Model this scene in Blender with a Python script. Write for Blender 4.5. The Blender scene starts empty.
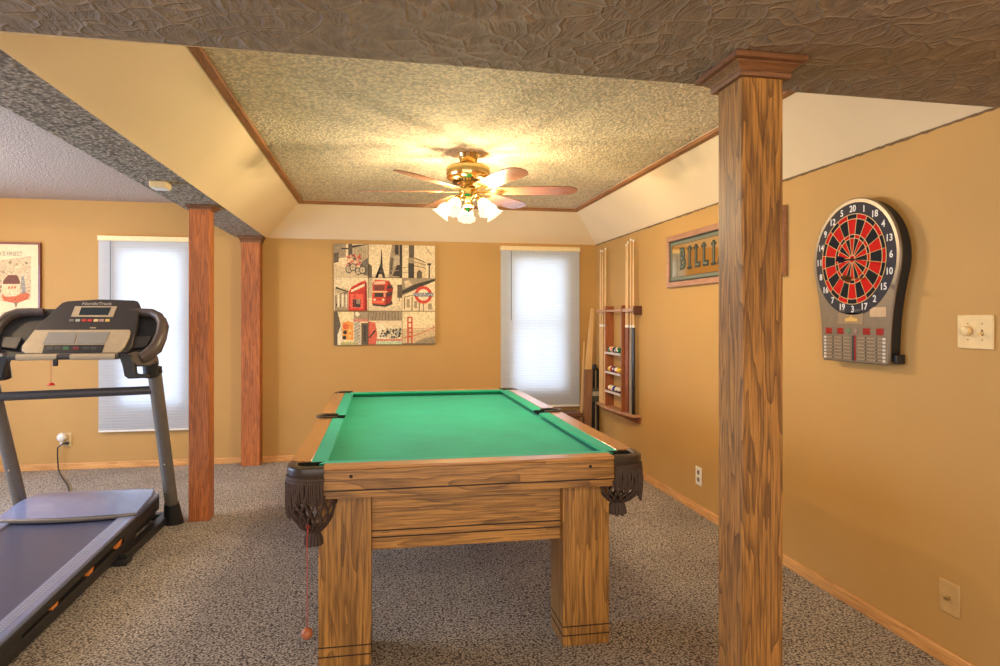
import bpy, math, random
from mathutils import Vector, Matrix
random.seed(7)
PI = math.pi
scene = bpy.context.scene
COL = scene.collection

# ---------------------------------------------------------------- camera model (24 mm, level, yawed a little to the right)
F_PX, U0, V0, CAM_Z, YAW = 655.0, 500.0, 319.0, 1.363, math.atan(119 / 655.0)
cs, sn = math.cos(YAW), math.sin(YAW)
def ray(u, v):
    x = (u - U0) / F_PX
    return Vector((x * cs + sn, cs - x * sn, (V0 - v) / F_PX))
def at(u, v, p0, n):
    """the point of a real plane (p0, n) that a measured direction meets"""
    d = ray(u, v); c = Vector((0, 0, CAM_Z)); n = Vector(n)
    return c + d * ((Vector(p0) - c).dot(n) / d.dot(n))

# ---------------------------------------------------------------- materials
def lin(c):
    return tuple(((x / 255.) / 12.92 if x / 255. <= .04045 else ((x / 255. + .055) / 1.055) ** 2.4) for x in c) + (1,)
MATS = {}
def newmat(name):
    m = bpy.data.materials.new(name); m.use_nodes = True
    nt = m.node_tree; b = nt.nodes['Principled BSDF']
    MATS[name] = m
    return m, nt, b
def mapping(nt, scale, rot=(0, 0, 0)):
    tc = nt.nodes.new('ShaderNodeTexCoord'); mp = nt.nodes.new('ShaderNodeMapping')
    mp.inputs['Scale'].default_value = scale; mp.inputs['Rotation'].default_value = rot
    nt.links.new(tc.outputs['Object'], mp.inputs['Vector'])
    return mp.outputs['Vector']
def noise(nt, vec, scale, detail=4, rough=.5, dist=0):
    n = nt.nodes.new('ShaderNodeTexNoise'); n.inputs['Scale'].default_value = scale
    n.inputs['Detail'].default_value = detail; n.inputs['Roughness'].default_value = rough
    n.inputs['Distortion'].default_value = dist
    nt.links.new(vec, n.inputs['Vector']); return n.outputs['Fac']
def ramp(nt, fac, stops, interp='LINEAR'):
    r = nt.nodes.new('ShaderNodeValToRGB'); e = r.color_ramp.elements; r.color_ramp.interpolation = interp
    while len(e) < len(stops): e.new(.5)
    for i, (p, c) in enumerate(stops):
        e[i].position = p; e[i].color = c
    nt.links.new(fac, r.inputs['Fac']); return r.outputs['Color']
def math_(nt, op, a, b):
    m = nt.nodes.new('ShaderNodeMath'); m.operation = op
    for i, x in enumerate((a, b)):
        if isinstance(x, (int, float)): m.inputs[i].default_value = x
        else: nt.links.new(x, m.inputs[i])
    return m.outputs[0]
def mixc(nt, fac, a, b, mode='MIX'):
    m = nt.nodes.new('ShaderNodeMix'); m.data_type = 'RGBA'; m.blend_type = mode
    for sock, x in ((m.inputs[0], fac), (m.inputs[6], a), (m.inputs[7], b)):
        if isinstance(x, (int, float, tuple)): sock.default_value = x
        else: nt.links.new(x, sock)
    return m.outputs[2]
def bump(nt, b, h, strength, dist):
    n = nt.nodes.new('ShaderNodeBump'); n.inputs['Strength'].default_value = strength
    n.inputs['Distance'].default_value = dist
    nt.links.new(h, n.inputs['Height']); nt.links.new(n.outputs['Normal'], b.inputs['Normal'])
def plain(name, col, rough=.5, metal=0., spec=.5, vary=.06, vscale=30, bmp=0, coat=0):
    if name in MATS: return MATS[name]
    m, nt, b = newmat(name)
    c = lin(col)
    vec = mapping(nt, (1, 1, 1)); f = noise(nt, vec, vscale, 3)
    dk = tuple(x * (1 - vary) for x in c[:3]) + (1,); lt = tuple(min(1, x * (1 + vary)) for x in c[:3]) + (1,)
    nt.links.new(ramp(nt, f, [(.3, dk), (.7, lt)]), b.inputs['Base Color'])
    b.inputs['Roughness'].default_value = rough; b.inputs['Metallic'].default_value = metal
    b.inputs['Specular IOR Level'].default_value = spec; b.inputs['Coat Weight'].default_value = coat
    if bmp: bump(nt, b, f, bmp, .002)
    return m
def wood(name, light, dark, axis='Z', k=1., rough=.38, coat=.15, fig=.55, pore=.55):
    """oak: long stretched growth bands, cathedral figure and fine dark pores along one axis"""
    m, nt, b = newmat(name)
    def sc(a, l): return {'X': (l, a, a), 'Y': (a, l, a), 'Z': (a, a, l)}[axis]
    v1 = mapping(nt, sc(9 * k, .9 * k))
    big = noise(nt, v1, 1.0, 3, .45, .35)
    w = math_(nt, 'FRACT', math_(nt, 'MULTIPLY', big, 11), 0)
    saw = math_(nt, 'POWER', w, 2.2)
    v2 = mapping(nt, sc(95 * k, 3.2 * k)); pores = noise(nt, v2, 1.6, 4, .65, .1)
    v3 = mapping(nt, sc(2.5, .6)); tone = noise(nt, v3, 1.5, 2)
    L, D = lin(light), lin(dark)
    base = mixc(nt, math_(nt, 'MULTIPLY', saw, fig), L, D)
    pr = ramp(nt, pores, [(.36, (1, 1, 1, 1)), (.56, (0, 0, 0, 1))])
    c = mixc(nt, math_(nt, 'MULTIPLY', math_(nt, 'SUBTRACT', 1.0, pr), 0.0), base, D)
    c = mixc(nt, math_(nt, 'MULTIPLY', pr, pore), base, D)
    tt = ramp(nt, tone, [(.3, (.78, .76, .74, 1)), (.7, (1.12, 1.12, 1.1, 1))])
    c = mixc(nt, 1.0, c, tt, 'MULTIPLY')
    nt.links.new(c, b.inputs['Base Color'])
    b.inputs['Roughness'].default_value = rough; b.inputs['Coat Weight'].default_value = coat
    b.inputs['Coat Roughness'].default_value = .25
    bump(nt, b, pores, .12, .002)
    return m

# wall paint
def paint(name, col, bs=.1):
    m, nt, b = newmat(name); vec = mapping(nt, (1, 1, 1))
    c = lin(col); f = noise(nt, vec, 1.3, 3)
    nt.links.new(ramp(nt, f, [(.25, tuple(x * .93 for x in c[:3]) + (1,)), (.75, tuple(x * 1.05 for x in c[:3]) + (1,))]), b.inputs['Base Color'])
    b.inputs['Roughness'].default_value = .62; b.inputs['Specular IOR Level'].default_value = .3
    bump(nt, b, noise(nt, vec, 160, 3), bs, .002)
    return m
M_wall = paint('tan_wall_paint', (190, 147, 84))
M_cove = paint('cream_cove_paint', (244, 218, 176), .05)
def popcorn(name, col, scale, dist, lo=.45, warp=0):
    m, nt, b = newmat(name); vec = mapping(nt, (1, 1, 1))
    c = lin(col)
    n1 = noise(nt, vec, scale, 5, .62, .4)
    vo = nt.nodes.new('ShaderNodeTexVoronoi'); vo.inputs['Scale'].default_value = scale * 1.3
    nt.links.new(vec, vo.inputs['Vector'])
    blob = ramp(nt, vo.outputs['Distance'], [(.0, (1, 1, 1, 1)), (.55, (0, 0, 0, 1))])
    h = math_(nt, 'ADD', math_(nt, 'MULTIPLY', blob, .45), n1)
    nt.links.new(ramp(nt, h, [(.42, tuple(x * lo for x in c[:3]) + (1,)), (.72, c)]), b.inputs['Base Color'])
    b.inputs['Roughness'].default_value = .9; b.inputs['Specular IOR Level'].default_value = .15
    bump(nt, b, h, 1.0, dist)
    return m
M_pop = popcorn('popcorn_ceiling', (254, 234, 196), 40, .012, .62)
M_popl = popcorn('fine_popcorn_ceiling', (206, 188, 172), 50, .008, .75)
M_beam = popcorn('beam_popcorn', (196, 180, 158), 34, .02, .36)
def stomp(name, col):
    """brushed crow's-foot plaster: short curved ridges"""
    m, nt, b = newmat(name); vec = mapping(nt, (1, 1, 1)); c = lin(col)
    wn = nt.nodes.new('ShaderNodeTexNoise'); wn.inputs['Scale'].default_value = 5; wn.inputs['Detail'].default_value = 2
    nt.links.new(vec, wn.inputs['Vector'])
    warped = mixc(nt, .16, vec, wn.outputs['Color'], 'ADD')
    vo = nt.nodes.new('ShaderNodeTexVoronoi'); vo.feature = 'DISTANCE_TO_EDGE'; vo.inputs['Scale'].default_value = 11
    nt.links.new(warped, vo.inputs['Vector'])
    edge = ramp(nt, vo.outputs['Distance'], [(0, (1, 1, 1, 1)), (.06, (.25, .25, .25, 1)), (.2, (0, 0, 0, 1))])
    mp = nt.nodes.new('ShaderNodeMapping'); mp.inputs['Scale'].default_value = (55, 14, 20); mp.inputs['Rotation'].default_value = (0, 0, .5)
    nt.links.new(warped, mp.inputs['Vector'])
    st = noise(nt, mp.outputs['Vector'], 1.0, 4, .6, .25)
    h = math_(nt, 'ADD', math_(nt, 'MULTIPLY', edge, .5), st)
    nt.links.new(ramp(nt, h, [(.35, tuple(x * .62 for x in c[:3]) + (1,)), (.8, c)]), b.inputs['Base Color'])
    b.inputs['Roughness'].default_value = .75; b.inputs['Specular IOR Level'].default_value = .35
    bump(nt, b, h, 1.0, .02)
    return m
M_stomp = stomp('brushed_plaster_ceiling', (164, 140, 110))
def carpet():
    m, nt, b = newmat('frieze_carpet'); vec = mapping(nt, (1, 1, 1))
    vo = nt.nodes.new('ShaderNodeTexVoronoi'); vo.inputs['Scale'].default_value = 100
    nn = nt.nodes.new('ShaderNodeTexNoise'); nn.inputs['Scale'].default_value = 45; nt.links.new(vec, nn.inputs['Vector'])
    wv = mixc(nt, .012, vec, nn.outputs['Color'], 'ADD'); nt.links.new(wv, vo.inputs['Vector'])
    n2 = noise(nt, vec, 120, 6, .8); n3 = noise(nt, vec, 2.0, 4)
    h = math_(nt, 'ADD', math_(nt, 'MULTIPLY', vo.outputs['Distance'], -.4), n2)
    c = ramp(nt, h, [(.17, lin((52, 43, 36))), (.25, lin((150, 132, 114))), (.32, lin((232, 214, 192))), (.41, lin((254, 246, 234)))])
    tone = ramp(nt, n3, [(.3, (.84, .83, .82, 1)), (.7, (1.08, 1.07, 1.06, 1))])
    nt.links.new(mixc(nt, 1., c, tone, 'MULTIPLY'), b.inputs['Base Color'])
    b.inputs['Roughness'].default_value = 1; b.inputs['Specular IOR Level'].default_value = .05
    b.inputs['Sheen Weight'].default_value = .25
    bump(nt, b, h, 1., .03)
    return m
M_carpet = carpet()
M_trimH = wood('base_trim_oak_x', (228, 172, 104), (182, 120, 64), 'X', 1.)
M_trimY = wood('base_trim_oak_y', (228, 172, 104), (182, 120, 64), 'Y', 1.)
M_tray = wood('tray_trim_wood', (176, 118, 66), (120, 74, 38), 'Y', 1., rough=.6, coat=0)
M_trayx = wood('tray_trim_wood_x', (176, 118, 66), (120, 74, 38), 'X', 1., rough=.6, coat=0)
M_post = wood('post_oak_red', (200, 116, 56), (112, 58, 24), 'Z', 1.3, pore=.75, rough=.5, coat=.03)
M_post2 = wood('post_oak_brown', (180, 126, 60), (74, 44, 18), 'Z', 1.3, fig=.75, pore=.75, rough=.5, coat=.03)
M_cap = wood('capital_wood', (134, 88, 52), (76, 46, 26), 'X', 1.5, rough=.5, coat=.05)
M_tblZ = wood('table_oak_vertical', (194, 140, 70), (86, 54, 24), 'Z', 1.0, fig=.65, pore=.7)
M_tblX = wood('table_oak_horizontal', (194, 140, 70), (86, 54, 24), 'X', 1.0, fig=.65, pore=.7)
M_tblY = wood('table_oak_lengthwise', (200, 138, 74), (120, 72, 36), 'Y', 1.1, rough=.25, coat=.9)
M_railX = wood('rail_top_oak', (206, 150, 88), (130, 80, 42), 'X', 1.1, rough=.3, coat=.4)
M_groove = plain('dark_groove', (40, 22, 10), .7)
M_leather = plain('dark_brown_leather', (54, 42, 34), .38, coat=.2, bmp=.2)
M_fringe = plain('fringe_leather', (70, 52, 44), .7, bmp=.3, vscale=80)
def felt():
    m, nt, b = newmat('green_felt'); vec = mapping(nt, (1, 1, 1))
    f = noise(nt, vec, 3, 5, .6); g = noise(nt, vec, 300, 2)
    nt.links.new(ramp(nt, f, [(.3, lin((8, 134, 98))), (.7, lin((14, 156, 116)))]), b.inputs['Base Color'])
    b.inputs['Roughness'].default_value = .9; b.inputs['Specular IOR Level'].default_value = .2
    b.inputs['Sheen Weight'].default_value = .35; b.inputs['Sheen Roughness'].default_value = .4
    b.inputs['Sheen Tint'].default_value = (.4, 1, .8, 1)
    bump(nt, b, g, .15, .001)
    return m
M_felt = felt()
M_blackp = plain('black_plastic', (34, 33, 34), .45)
M_darkp = plain('dark_grey_plastic', (66, 62, 60), .42, coat=.1)
M_rim = plain('brown_grey_plastic', (84, 72, 68), .4)
M_deck = plain('treadmill_daylit_blue', (118, 128, 166), .28, coat=.3)  # grey paint tinted blue, window daylight put into the colour
M_belt = plain('treadmill_belt', (70, 74, 100), .36, bmp=.2, vscale=200)  # belt colour carries the same blue of the daylight
M_upr = plain('grey_metal_paint', (118, 110, 100), .35, metal=.3)
M_silver = plain('silver_plastic', (192, 172, 140), .35, metal=.2)
M_screen = plain('screen_glass', (40, 48, 52), .15)
M_white = plain('white_plastic', (232, 226, 212), .4)
M_ivory = plain('ivory_plastic', (226, 196, 140), .4)
M_tanp = plain('tan_plate', (196, 158, 100), .45)
M_red = plain('red_plastic', (200, 30, 24), .4)
M_orange = plain('orange_pad', (226, 132, 52), .5)
M_brass = plain('polished_brass', (232, 204, 140), .16, metal=1., vary=.03)
M_darkbr = plain('antique_brass_dark', (80, 60, 34), .35, metal=.8)
M_blade = wood('fan_blade_wood', (190, 122, 84), (140, 80, 52), 'X', 1., rough=.25, coat=.5)
M_cream = plain('cream_paint', (236, 212, 160), .4)
M_cue = wood('maple_cue', (226, 184, 122), (196, 146, 88), 'Z', 1., fig=.3, pore=.2)
M_cuebutt = wood('cue_butt_rosewood', (164, 92, 48), (90, 44, 22), 'Z', 1.)
M_rack = wood('rack_oak', (170, 98, 52), (104, 54, 28), 'Z', 1.2)
M_rackb = wood('rack_shelf_oak', (196, 150, 116), (150, 100, 68), 'Y', 1.2)
M_framer = wood('red_brown_frame', (192, 142, 112), (148, 98, 72), 'Y', 1.4)
M_frameposter = plain('mahogany_frame', (118, 52, 34), .35, coat=.3)

def slatmat():
    m, nt, b = newmat('translucent_white_slat')
    out = nt.nodes['Material Output']
    b.inputs['Base Color'].default_value = lin((236, 234, 232)); b.inputs['Roughness'].default_value = .45
    tr = nt.nodes.new('ShaderNodeBsdfTranslucent'); tr.inputs['Color'].default_value = lin((214, 230, 248))
    mx = nt.nodes.new('ShaderNodeMixShader'); mx.inputs[0].default_value = .5
    nt.links.new(b.outputs[0], mx.inputs[1]); nt.links.new(tr.outputs[0], mx.inputs[2]); nt.links.new(mx.outputs[0], out.inputs[0])
    return m
M_slat = slatmat()
def glassmat(name, col=(1, 1, 1, 1), t=.9):
    m, nt, b = newmat(name); out = nt.nodes['Material Output']
    b.inputs['Roughness'].default_value = .03; b.inputs['Base Color'].default_value = col
    tr = nt.nodes.new('ShaderNodeBsdfTransparent'); mx = nt.nodes.new('ShaderNodeMixShader'); mx.inputs[0].default_value = t
    nt.links.new(b.outputs[0], mx.inputs[1]); nt.links.new(tr.outputs[0], mx.inputs[2]); nt.links.new(mx.outputs[0], out.inputs[0])
    return m
M_glass = glassmat('window_glass')
def shademat():
    m, nt, b = newmat('lit_frosted_glass'); out = nt.nodes['Material Output']
    em = nt.nodes.new('ShaderNodeEmission'); em.inputs['Color'].default_value = (1, .88, .66, 1); em.inputs['Strength'].default_value = 4.
    tr = nt.nodes.new('ShaderNodeBsdfTransparent'); tr.inputs['Color'].default_value = (1, .95, .85, 1)
    mx = nt.nodes.new('ShaderNodeMixShader'); mx.inputs[0].default_value = .8
    nt.links.new(em.outputs[0], mx.inputs[1]); nt.links.new(tr.outputs[0], mx.inputs[2]); nt.links.new(mx.outputs[0], out.inputs[0])
    return m
M_shade = shademat()
def emis(name, col, s):
    m, nt, b = newmat(name); b.inputs['Base Color'].default_value = col
    b.inputs['Emission Color'].default_value = col; b.inputs['Emission Strength'].default_value = s
    return m
M_mirror, _nt, _b = newmat('gold_tinted_mirror')
_b.inputs['Base Color'].default_value = lin((226, 206, 168)); _b.inputs['Metallic'].default_value = 1; _b.inputs['Roughness'].default_value = .06

# ---------------------------------------------------------------- mesh builder
class MB:
    def __init__(s): s.v = []; s.f = []; s.m = []
    def add(s, vs, fs, mi=0):
        o = len(s.v); s.v += [Vector(p) for p in vs]; s.f += [tuple(o + i for i in f) for f in fs]; s.m += [mi] * len(fs); return s
    def box(s, x0, x1, y0, y1, z0, z1, mi=0, M=None):
        vs = [Vector((x, y, z)) for x in (x0, x1) for y in (y0, y1) for z in (z0, z1)]
        if M: vs = [M @ p for p in vs]
        return s.add(vs, [(0, 1, 3, 2), (4, 6, 7, 5), (0, 4, 5, 1), (2, 3, 7, 6), (0, 2, 6, 4), (1, 5, 7, 3)], mi)
    def prism(s, pts, d, mi=0):
        """outline (3-D points, planar) swept by vector d"""
        n = len(pts); a = [Vector(p) for p in pts]; d = Vector(d)
        vs = a + [p + d for p in a]
        return s.add(vs, [tuple(range(n)), tuple(range(2 * n - 1, n - 1, -1))] + [(i, i + n, (i + 1) % n + n, (i + 1) % n) for i in range(n)], mi)
    def tube(s, path, r, seg=12, mi=0, ry=None, cap=True, closed=False, up=None):
        """r: number or list; ry optional second radius (elliptic)"""
        P = [Vector(p) for p in path]; n = len(P)
        R = r if isinstance(r, (list, tuple)) else [r] * n
        RY = R if ry is None else (ry if isinstance(ry, (list, tuple)) else [ry] * n)
        vs = []; prev = None
        for i in range(n):
            if closed: t = (P[(i + 1) % n] - P[i - 1])
            else: t = P[min(i + 1, n - 1)] - P[max(i - 1, 0)]
            t.normalize()
            if prev is None:
                a = Vector(up) if up else (Vector((0, 0, 1)) if abs(t.z) < .9 else Vector((1, 0, 0)))
            else: a = prev
            b = t.cross(a); b.normalize(); a = b.cross(t); a.normalize(); prev = a
            for k in range(seg):
                an = 2 * PI * k / seg
                vs.append(P[i] + a * math.cos(an) * R[i] + b * math.sin(an) * RY[i])
        fs = []
        for i in range(n if closed else n - 1):
            j = (i + 1) % n
            for k in range(seg):
                l = (k + 1) % seg
                fs.append((i * seg + k, i * seg + l, j * seg + l, j * seg + k))
        if cap and not closed:
            fs.append(tuple(range(seg - 1, -1, -1))); fs.append(tuple((n - 1) * seg + k for k in range(seg)))
        return s.add(vs, fs, mi)
    def lathe(s, prof, c=(0, 0, 0), seg=24, mi=0, M=None, a0=0, a1=2 * PI):
        """prof: (r, z) list, around z through c; M an extra matrix applied before moving to c"""
        full = abs(a1 - a0 - 2 * PI) < 1e-6; ns = seg if full else seg + 1
        vs = []
        for r, z in prof:
            for k in range(ns):
                an = a0 + (a1 - a0) * k / seg
                p = Vector((r * math.cos(an), r * math.sin(an), z))
                if M: p = M @ p
                vs.append(p + Vector(c))
        fs = []
        for i in range(len(prof) - 1):
            for k in range(seg):
                l = (k + 1) % ns if full else k + 1
                fs.append((i * ns + k, i * ns + l, (i + 1) * ns + l, (i + 1) * ns + k))
        return s.add(vs, fs, mi)
    def sphere(s, c, r, mi=0, seg=16, sz=None):
        sz = sz or r
        prof = [(r * math.sin(PI * i / 10) + 1e-5, -sz * math.cos(PI * i / 10)) for i in range(11)]
        return s.lathe(prof, c, seg, mi)
    def build(s, name, mats, parent=None, bevel=0, smooth=40, solid=0):
        me = bpy.data.meshes.new(name)
        org = Vector((0, 0, 0)); p = parent
        while p: org += p.location; p = p.parent
        me.from_pydata([tuple(q - org) for q in s.v], [], s.f)
        if not isinstance(mats, (list, tuple)): mats = [mats]
        for m in mats: me.materials.append(m)
        for i, pl in enumerate(me.polygons): pl.material_index = s.m[i]; pl.use_smooth = True
        me.update()
        import bmesh
        bm = bmesh.new(); bm.from_mesh(me); bmesh.ops.recalc_face_normals(bm, faces=bm.faces); bm.to_mesh(me); bm.free()
        me.set_sharp_from_angle(angle=math.radians(smooth))
        o = bpy.data.objects.new(name, me); COL.objects.link(o)
        if parent: o.parent = parent
        if solid:
            md = o.modifiers.new('solid', 'SOLIDIFY'); md.thickness = solid; md.offset = 0
        if bevel:
            md = o.modifiers.new('bevel', 'BEVEL'); md.width = bevel; md.segments = 2; md.limit_method = 'ANGLE'; md.angle_limit = math.radians(40)
        return o
def thing(name, label, cat, loc=(0, 0, 0), group=None):
    o = bpy.data.objects.new(name, None); COL.objects.link(o); o.location = loc; o.empty_display_size = .1
    o['label'] = label; o['category'] = cat
    if group: o['group'] = group
    return o
def tag(o, label, cat, group=None, kind=None):
    o['label'] = label; o['category'] = cat
    if group: o['group'] = group
    if kind: o['kind'] = kind
    return o
def struct(o): o['kind'] = 'structure'; return o
def textmesh(mb, txt, M, size, mi=0, extr=.0005, align='CENTER', squeeze=1., bold=0.):
    """writing as mesh; M places the xy text plane"""
    cu = bpy.data.curves.new('t', 'FONT'); cu.body = txt; cu.size = size; cu.align_x = align; cu.align_y = 'CENTER'
    cu.extrude = extr; cu.offset = bold; cu.resolution_u = 3
    ob = bpy.data.objects.new('t', cu); COL.objects.link(ob)
    me = bpy.data.meshes.new_from_object(ob.evaluated_get(bpy.context.evaluated_depsgraph_get()))
    vs = [M @ Vector((v.co.x * squeeze, v.co.y, v.co.z)) for v in me.vertices]
    mb.add(vs, [tuple(p.vertices) for p in me.polygons], mi)
    bpy.data.objects.remove(ob); bpy.data.meshes.remove(me); bpy.data.curves.remove(cu)

# ---------------------------------------------------------------- room
XR, YB, HB, HC, XL, YF = 2.2, 6.53, 2.134, 2.44, -4.2, -1.6
BX0, BX1, SY = -1.35, -1.07, 1.98
struct(MB().box(XL, XR, YF, YB, -.06, 0).build('floor', M_carpet))
struct(MB().box(XR, XR + .1, YF, YB + .14, -.06, 2.6).build('wall_right', M_wall))
struct(MB().box(XL - .12, XL, YF, 2.6, -.06, 2.6).box(XL - .12, XL, 5.4, YB + .14, -.06, 2.6).box(XL - .12, XL, 2.6, 5.4, -.06, .3).box(XL - .12, XL, 2.6, 5.4, 2.1, 2.6).build('wall_left', M_wall))
fr = MB()
for y in (2.6, 3.98, 5.35): fr.box(XL - .1, XL - .02, y, y + .05, .3, 2.1)
for y in (2.65, 4.03): fr.box(XL - .1, XL - .02, y, y + 1.33 - (.01 if y > 4 else 0), .3, .35); fr.box(XL - .1, XL - .02, y, y + 1.33 - (.01 if y > 4 else 0), 2.05, 2.1)
w3 = struct(fr.build('window_3', M_white, bevel=.002))  # unseen window added in the left wall to let in cool daylight
for y in (2.65, 4.03): MB().box(XL - .062, XL - .058, y, y + 1.32, .35, 2.05).build('pane', M_glass, w3)
WIN = [(-2.36, -1.80, .55, 2.01), (1.30, 1.89, .62, 2.0)]
w = MB(); xs = [XL, WIN[0][0], WIN[0][1], WIN[1][0], WIN[1][1], XR]
for i in range(5):
    if i in (1, 3):
        z0, z1 = WIN[i // 2][2:]
        w.box(xs[i], xs[i + 1], YB, YB + .13, -.06, z0); w.box(xs[i], xs[i + 1], YB, YB + .13, z1, 2.6)
    else: w.box(xs[i], xs[i + 1], YB, YB + .13, -.06, 2.6)
struct(w.build('wall_back', M_wall))
# ceilings
struct(MB().box(XL, BX0, SY - .12, YB, HC, HC + .1).build('ceiling', M_popl))
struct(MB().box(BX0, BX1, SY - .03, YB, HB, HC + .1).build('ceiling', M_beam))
sy = lambda x: 1.955 + .068 * (x + 1.34) / 3.54
struct(MB().prism([(XL, YF, HB - .001), (XR, YF, HB - .001), (XR, sy(XR), HB - .001), (XL, sy(XL), HB - .001)], (0, 0, .32)).build('ceiling', M_stomp))
TX0, TX1, TY0, TY1 = -.70, 1.85, 2.38, 6.12
struct(MB().box(TX0, TX1, TY0, TY1, HC, HC + .1).build('ceiling', M_pop))
c = MB(); o = [(BX1, SY, HB), (XR, SY, HB), (XR, YB, HB), (BX1, YB, HB)]; i_ = [(TX0, TY0, HC), (TX1, TY0, HC), (TX1, TY1, HC), (TX0, TY1, HC)]
for k in range(4):
    a, b_, d, e = o[k], o[(k + 1) % 4], i_[(k + 1) % 4], i_[k]
    up = Vector((0, 0, .05)); vs = [Vector(p) for p in (a, b_, d, e)]; c.add(vs + [p + up for p in vs], [(0, 1, 2, 3), (7, 6, 5, 4), (0, 4, 5, 1), (1, 5, 6, 2), (2, 6, 7, 3), (3, 7, 4, 0)])
struct(c.build('ceiling', M_cove, smooth=10))
# rough caulk line where the cove meets the right wall
def strip(name, x0, x1, y0, y1, z0, z1, m, bev=.003): return struct(MB().box(x0, x1, y0, y1, z0, z1).build(name, m, bevel=bev))
rg = MB(); n = 170; pr = []
for k in range(n + 1):
    y = SY + (YB - SY) * k / n; pr.append((y, .006 + .007 * random.random()))
for (y0, a), (y1, b_) in zip(pr, pr[1:]):
    rg.add([(XR, y0, HB - a), (XR, y1, HB - b_), (XR - a, y1 * 1., HB - .001), (XR - a, y0, HB - .001)], [(0, 1, 2, 3)])
struct(rg.build('trim_1', plain('rough_caulk', (128, 100, 66), .9)))
# tray trim: flat wood moulding
strip('trim_2', TX0 - .03, TX0 + .012, TY0, TY1, HC - .034, HC - .012, M_tray)
strip('trim_3', TX1 - .012, TX1 + .03, TY0, TY1, HC - .034, HC - .012, M_tray)
strip('trim_4', TX0 - .03, TX1 + .03, TY1 - .012, TY1 + .03, HC - .036, HC - .012, M_trayx)
# baseboards
strip('baseboard_back', XL, XR - .014, YB - .013, YB, 0, .06, M_trimH, .004)
strip('baseboard_right', XR - .014, XR, YF, YB - .013, 0, .06, M_trimY, .004)
strip('baseboard_left', XL, XL + .014, YF, YB - .013, 0, .06, M_trimY, .004)

# ---------------------------------------------------------------- windows and blinds
def window(k, x0, x1, z0, z1):
    fr = struct(MB().box(x0, x0 + .035, YB + .02, YB + .1, z0, z1).box(x1 - .035, x1, YB + .02, YB + .1, z0, z1)
        .box(x0 + .035, x1 - .035, YB + .02, YB + .1, z0, z0 + .035).box(x0 + .035, x1 - .035, YB + .02, YB + .1, z1 - .035, z1)
        .box(x0 + .035, x1 - .035, YB + .04, YB + .08, (z0 + z1) / 2 - .015, (z0 + z1) / 2 + .015).build('window_%d' % k, M_white, bevel=.002))
    MB().box(x0 + .03, x1 - .03, YB + .058, YB + .062, z0 + .03, z1 - .03).build('pane', M_glass, fr)
window(1, *WIN[0]); window(2, *WIN[1])
def blind(x0, x1, z0, z1, label, group=None):
    t = thing('window_blind', label, 'blind', ((x0 + x1) / 2, YB - .03, z0), group)
    yc = YB - .032
    MB().box(x0 - .005, x1 + .005, yc - .022, yc + .028, z1 - .045, z1).build('headrail', M_cream, t, bevel=.003)
    s = MB(); n = int((z1 - z0 - .07) / .0262); p = (z1 - z0 - .07) / n; an = math.radians(60)
    for k in range(n + 1):
        zc = z0 + .022 + p * k
        sg = []
        for q in range(5):
            tt = (q - 2) / 2 * .0198; bow = .0042 * (1 - (q - 2) ** 2 / 4)
            yy = -math.cos(an) * tt - math.sin(an) * bow; zz = math.sin(an) * tt - math.cos(an) * bow
            sg.append((yc + yy, zc + zz))
        vs = []
        for x in (x0, x1): vs += [(x, y, z) for y, z in sg]
        s.add(vs, [(q, q + 1, q + 6, q + 5) for q in range(4)])
    s.build('slats', M_slat, t)
    MB().box(x0, x1, yc - .012, yc + .012, z0, z0 + .016).build('bottom_rail', M_white, t, bevel=.003)
    for fx in (.12, .5, .88):
        x = x0 + (x1 - x0) * fx
        MB().tube([(x, yc - .014, z0 + .01), (x, yc - .014, z1 - .04)], .0009, 6).build('ladder_cord', M_white, t)
    x = x0 + (x1 - x0) * .125
    MB().tube([(x, yc - .026, z1 - .05), (x, yc - .027, z1 - .75)], .004, 8).build('tilt_wand', plain('clear_grey_wand', (120, 128, 138), .2), t)
    return t
blind(-2.52, -1.672, .335, 2.12, 'long closed white mini blind beside the treadmill and framed poster')
blind(1.188, 2.012, .463, 2.10, 'closed white mini blind between the canvas prints and cue rack')
# low wooden stool under the right blind
st = thing('wooden_stool', 'low dark wooden stool under the right blind, behind the pool table', 'stool', (1.72, 6.32, 0))
MB().box(1.42, 1.96, 6.2, 6.46, .40, .435).build('seat', wood('stool_dark_wood', (120, 76, 50), (60, 34, 24), 'X'), st, bevel=.006)
MB().box(1.45, 1.93, 6.22, 6.44, .30, .40).build('apron', wood('stool_apron_wood', (146, 92, 58), (84, 48, 30), 'X'), st, bevel=.003)
for x in (1.48, 1.90):
    for y in (6.23, 6.43):
        MB().box(x - .02, x + .02, y - .02, y + .02, 0, .31).build('leg', M_rack, st, bevel=.003)

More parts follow.
